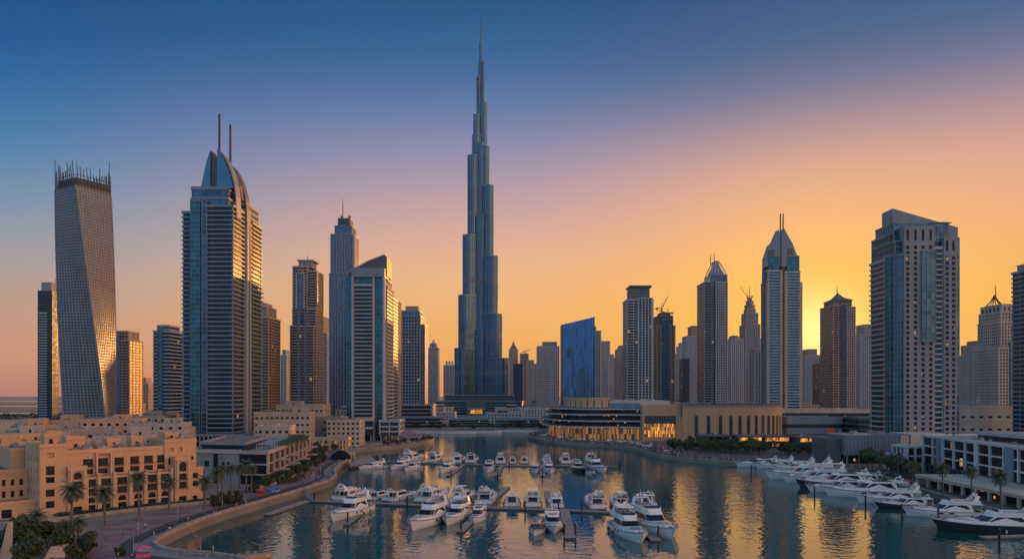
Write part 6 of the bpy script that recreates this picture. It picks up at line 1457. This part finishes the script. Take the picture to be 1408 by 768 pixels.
for i in range(110):
    pr, w = PPL[i % 5]
    if i < 40:
        k = rnd.uniform(18, 56); P = PO if rnd.random() < .6 else PP; pl = 'on the left promenade before the hotel' if k < 38 else 'on the left promenade past the hotel'
    else: k = rnd.uniform(36, min(66, len(PO) - 3)); P = along(LQ, rnd.uniform(9, 15)); pl = 'under the street trees of the left promenade'
    k = min(k, len(P) - 3); a = Vector(P[int(k)]).lerp(Vector(P[int(k) + 1]), k % 1)
    pr.put((a.x + rnd.uniform(-1.6, 1.6), a.y + rnd.uniform(-1, 1), LAND + .02), rnd.uniform(0, 6.28), rnd.uniform(.92, 1.06), f'person in {w} walking {pl}', 'people on the left promenade')
for i in range(16):                    # on the two pontoons and on the plaza by the cusp
    pr, w = PPL[(i * 3) % 5]
    if i < 7: a = Vector(g2(rnd.uniform(440, 850), 0 + 688)); f = rnd.random(); a = Vector(g2(424, 687)).lerp(Vector(g2(866, 704)), f); pr.put((a.x, a.y, .78), rnd.uniform(0, 6), 1, f'person in {w} standing on the near pontoon', 'people on the near pontoon')
    else: pr.put((rnd.uniform(-112, -78), rnd.uniform(184, 196), LAND + .02), rnd.uniform(0, 6), 1, f'person in {w} on the plaza at the bottom edge', 'people on the lower plaza')
def crowd(name, lb, spots, seed):
    rnd = random.Random(seed); mb = MB(); ms = ['sh_white', 'sh_red', 'sh_blue', 'sh_dark', 'sh_tan', 'skin', 'pink']
    for x, y in spots:
        mb.m = rnd.choice((0, 3, 3, 2, 3, 4, 0, 2, 1, 6)); h = rnd.uniform(.92, 1.08)
        for s in (-.1, .1): mb.tube([(x + s, y + rnd.uniform(-.2, .2), LAND), (x + s * .9, y, LAND + .9 * h)], [.06, .1], 5)
        mb.tube([(x, y, LAND + .85 * h), (x, y, LAND + 1.2 * h), (x, y, LAND + 1.46 * h), (x, y, LAND + 1.5 * h)], [.16, .19, .2, .07], 6)
        mb.m = 5; mb.ball((x, y, LAND + 1.64 * h), .12, 6, 4, 1.2)
    return tag(mb.build(name, [M[m] for m in ms]), lb, 'crowd', None, 'stuff')
def spots(P, o0, o1, k0, k1, n, seed):
    rnd = random.Random(seed); out = []
    for _ in range(n):
        k = rnd.uniform(k0, k1); A = along(P, rnd.uniform(o0, o1)); k = min(k, len(A) - 2); a = Vector(A[int(k)]).lerp(Vector(A[int(k) + 1]), k % 1); out.append((a.x, a.y))
    return out
crowd('crowd', 'crowd filling the rounded promenade at the foot of the wedge roofed tower', spots(LP, 1.5, 18, 1, 24, 260, 1), 1)
crowd('crowd', 'crowd at the tables under the white terraces of the mall', spots(RP, 1.5, 13, 6, 18, 320, 2), 2)
crowd('crowd', 'crowd along the promenade before the tan arcade and lit restaurants', spots(RP, 1.5, 30, 18, 34, 800, 3), 3)
crowd('crowd', 'crowd behind the yachts of the right quay', spots(RP, 1.2, 9, 33, 54, 420, 4), 4)
def make_parasol(m):
    o = thing('parasol', 'p', 'parasol'); mb = MB(); mb.tube([(0, 0, 0), (0, 0, 2.9)], .05, 6); mb.build('pole', M['metal'], o); mb = MB(); mb.cone((0, 0), 1.7, .05, 2.3, 3.0, 8, True, False); mb.build('canopy', M[m], o); return o
PAR = [Proto(make_parasol('sh_white')), Proto(make_parasol('sh_dark')), Proto(make_parasol('pink'))]
for i, (x, y) in enumerate(spots(RP, 3, 20, 10, 34, 90, 9)): PAR[(0, 1, 0, 1, 2)[i % 5]].put((x, y, LAND), 0, rnd.uniform(.9, 1.2), ('white', 'dark', 'white', 'dark', 'pink')[i % 5] + ' parasol over the tables on the right promenade', 'parasols on the right promenade')
for i, (x, y) in enumerate(spots(LP, 4, 14, 3, 20, 18, 10)): PAR[i % 2].put((x, y, LAND), 0, 1, ('white', 'dark')[i % 2] + ' parasol on the rounded promenade of the left shore', 'parasols on the left shore')
def glass_fence(lb, P, k0, k1, g):
    for k in range(k0, k1):
        a, b = Vector(P[k]), Vector(P[k + 1]); l = (b - a).length; n = max(1, int(l / 2.4))
        for j in range(n):
            p, q = a.lerp(b, (j + .06) / n), a.lerp(b, (j + .94) / n); t_ = q - p; o = thing('railing_panel', lb, 'railing', (p.x, p.y, LAND), math.atan2(t_.y, t_.x), g)
            mb = MB(); mb.box(0, .07, -.04, .04, 0, 1.15); mb.box(t_.length - .07, t_.length, -.04, .04, 0, 1.15); mb.box(0, t_.length, -.05, .05, 1.1, 1.16); mb.build('frame', M['metal'], o); mb = MB(); mb.box(.07, t_.length - .07, -.015, .015, .12, 1.08); mb.build('pane', M['glass_grey'], o)
glass_fence('glass railing panel along the curved left promenade', along(LQ, 4.6), 16, 36, 'glass railing of the left promenade')
def stall(lb, px, py, m, m2):
    p = G(px, py, LAND); o = thing('market_stall', lb, 'stall', p, .4); mb = MB(); mb.box(-1.6, 1.6, -1, 1, 0, 1.1); mb.box(-1.6, -1.5, -1, 1, 1.1, 2.3); mb.box(1.5, 1.6, -1, 1, 1.1, 2.3); mb.build('counter', M[m], o)
    mb = MB(); mb.loft([[(-1.9, -1.4, 2.3), (1.9, -1.4, 2.3), (1.9, 1.4, 2.3), (-1.9, 1.4, 2.3)], [(-.4, -.2, 3.1), (.4, -.2, 3.1), (.4, .2, 3.1), (-.4, .2, 3.1)]], True, (True, True), False); mb.build('awning', M[m2], o)
stall('small red stall on the promenade right of the hotel', 358, 681, 'red', 'red'); stall('blue stall on the promenade beside the red one', 373, 680, 'blue', 'blue'); stall('blue and white stall right of the plain blue stall', 379, 677, 'sh_white', 'blue')
stall('pink stall on the lower plaza at the bottom edge', 197, 765, 'pink', 'pink'); stall('red and white stall under the arcade palms at right', 1245, 668, 'sh_white', 'red')
# loose bits at the bottom left: tent, fin sculpture, barge
p = G(80, 764, LAND); o = thing('tent', 'pale tan tent at the bottom edge left of the plaza path', 'tent', p, .5); mb = MB(); mb.loft([[(-3, -2, 0), (3, -2, 0), (3, 2, 0), (-3, 2, 0)], [(-1.6, -.3, 2.6), (2.2, -.2, 3.2), (2.2, .2, 3.2), (-1.6, .3, 2.6)]], True, (False, True), False); mb.build('canvas', M['hotel_trim'], o); mb = MB(); mb.tube([(2.3, 0, 0), (2.3, 0, 3.4)], .08, 6); mb.build('pole', M['metal'], o)
p = G(9, 768, LAND); o = thing('fin_sculpture', 'tall pale triangular fin at the bottom left corner', 'sculpture', p, .2); mb = MB(); mb.prism([(-1.6, -.3), (1.3, -.3), (1.3, .3), (-1.6, .3)], 0, lambda q: 9.6 if q[0] > 0 else 9.6, poly2=[(.4, -.3), (1.3, -.3), (1.3, .3), (.4, .3)]); mb.build('fin', M['hotel_trim'], o); mb = MB(); mb.box(-2, 1.7, -.7, .7, 0, .3); mb.build('plinth', M['conc'], o)
p = G(338, 767); o = thing('work_barge', 'rusty yellow work barge at the bottom edge beside the plaza', 'barge', p, .35); mb = MB(); mb.prism([(-6, -1.6), (5, -1.8), (6.5, 0), (5, 1.8), (-6, 1.6)], -.4, .9); mb.build('hull', M['tan'], o)
for x in (-4, -2.2, 0, 2): mb = MB(); mb.box(x, x + 1.0, -.8, .7, .9, 1.5 + .3 * (x > -1)); mb.build('crate', M['dock'], o)
mb = MB(); mb.tube([(3.6, 0, .9), (3.6, 0, 3.4), (1.2, 0, 4.4)], .1, 5); mb.build('derrick', M['metal'], o)
for r_, m_ in ((0, 0),):
    P = [G(200, 766, LAND), G(250, 759, LAND), G(330, 765, LAND)]
# ------------------------------------------------------------------ air
HAZE = 0.000024
if HAZE:
    def haze_mat():
        m = bpy.data.materials.new('air'); m.use_nodes = True; t = NT(m.node_tree); v = t.n('ShaderNodeVolumePrincipled'); out = t.n('ShaderNodeOutputMaterial')
        v.inputs['Color'].default_value = (.55, .75, 1.0, 1); v.inputs['Density'].default_value = HAZE; v.inputs['Anisotropy'].default_value = .35
        t.set(out.inputs['Volume'], v.outputs[0]); return m
    mb = MB(); mb.box(-7050, 7050, -950, 9050, -4, 900)
    tag(mb.build('haze', haze_mat()), kind='stuff')
if __import__('os').environ.get('CHKLAB'):
    for o in bpy.data.objects:
        if o.get('label') and len(o['label'].split()) > 16: print('LONG', len(o['label'].split()), o['label'])
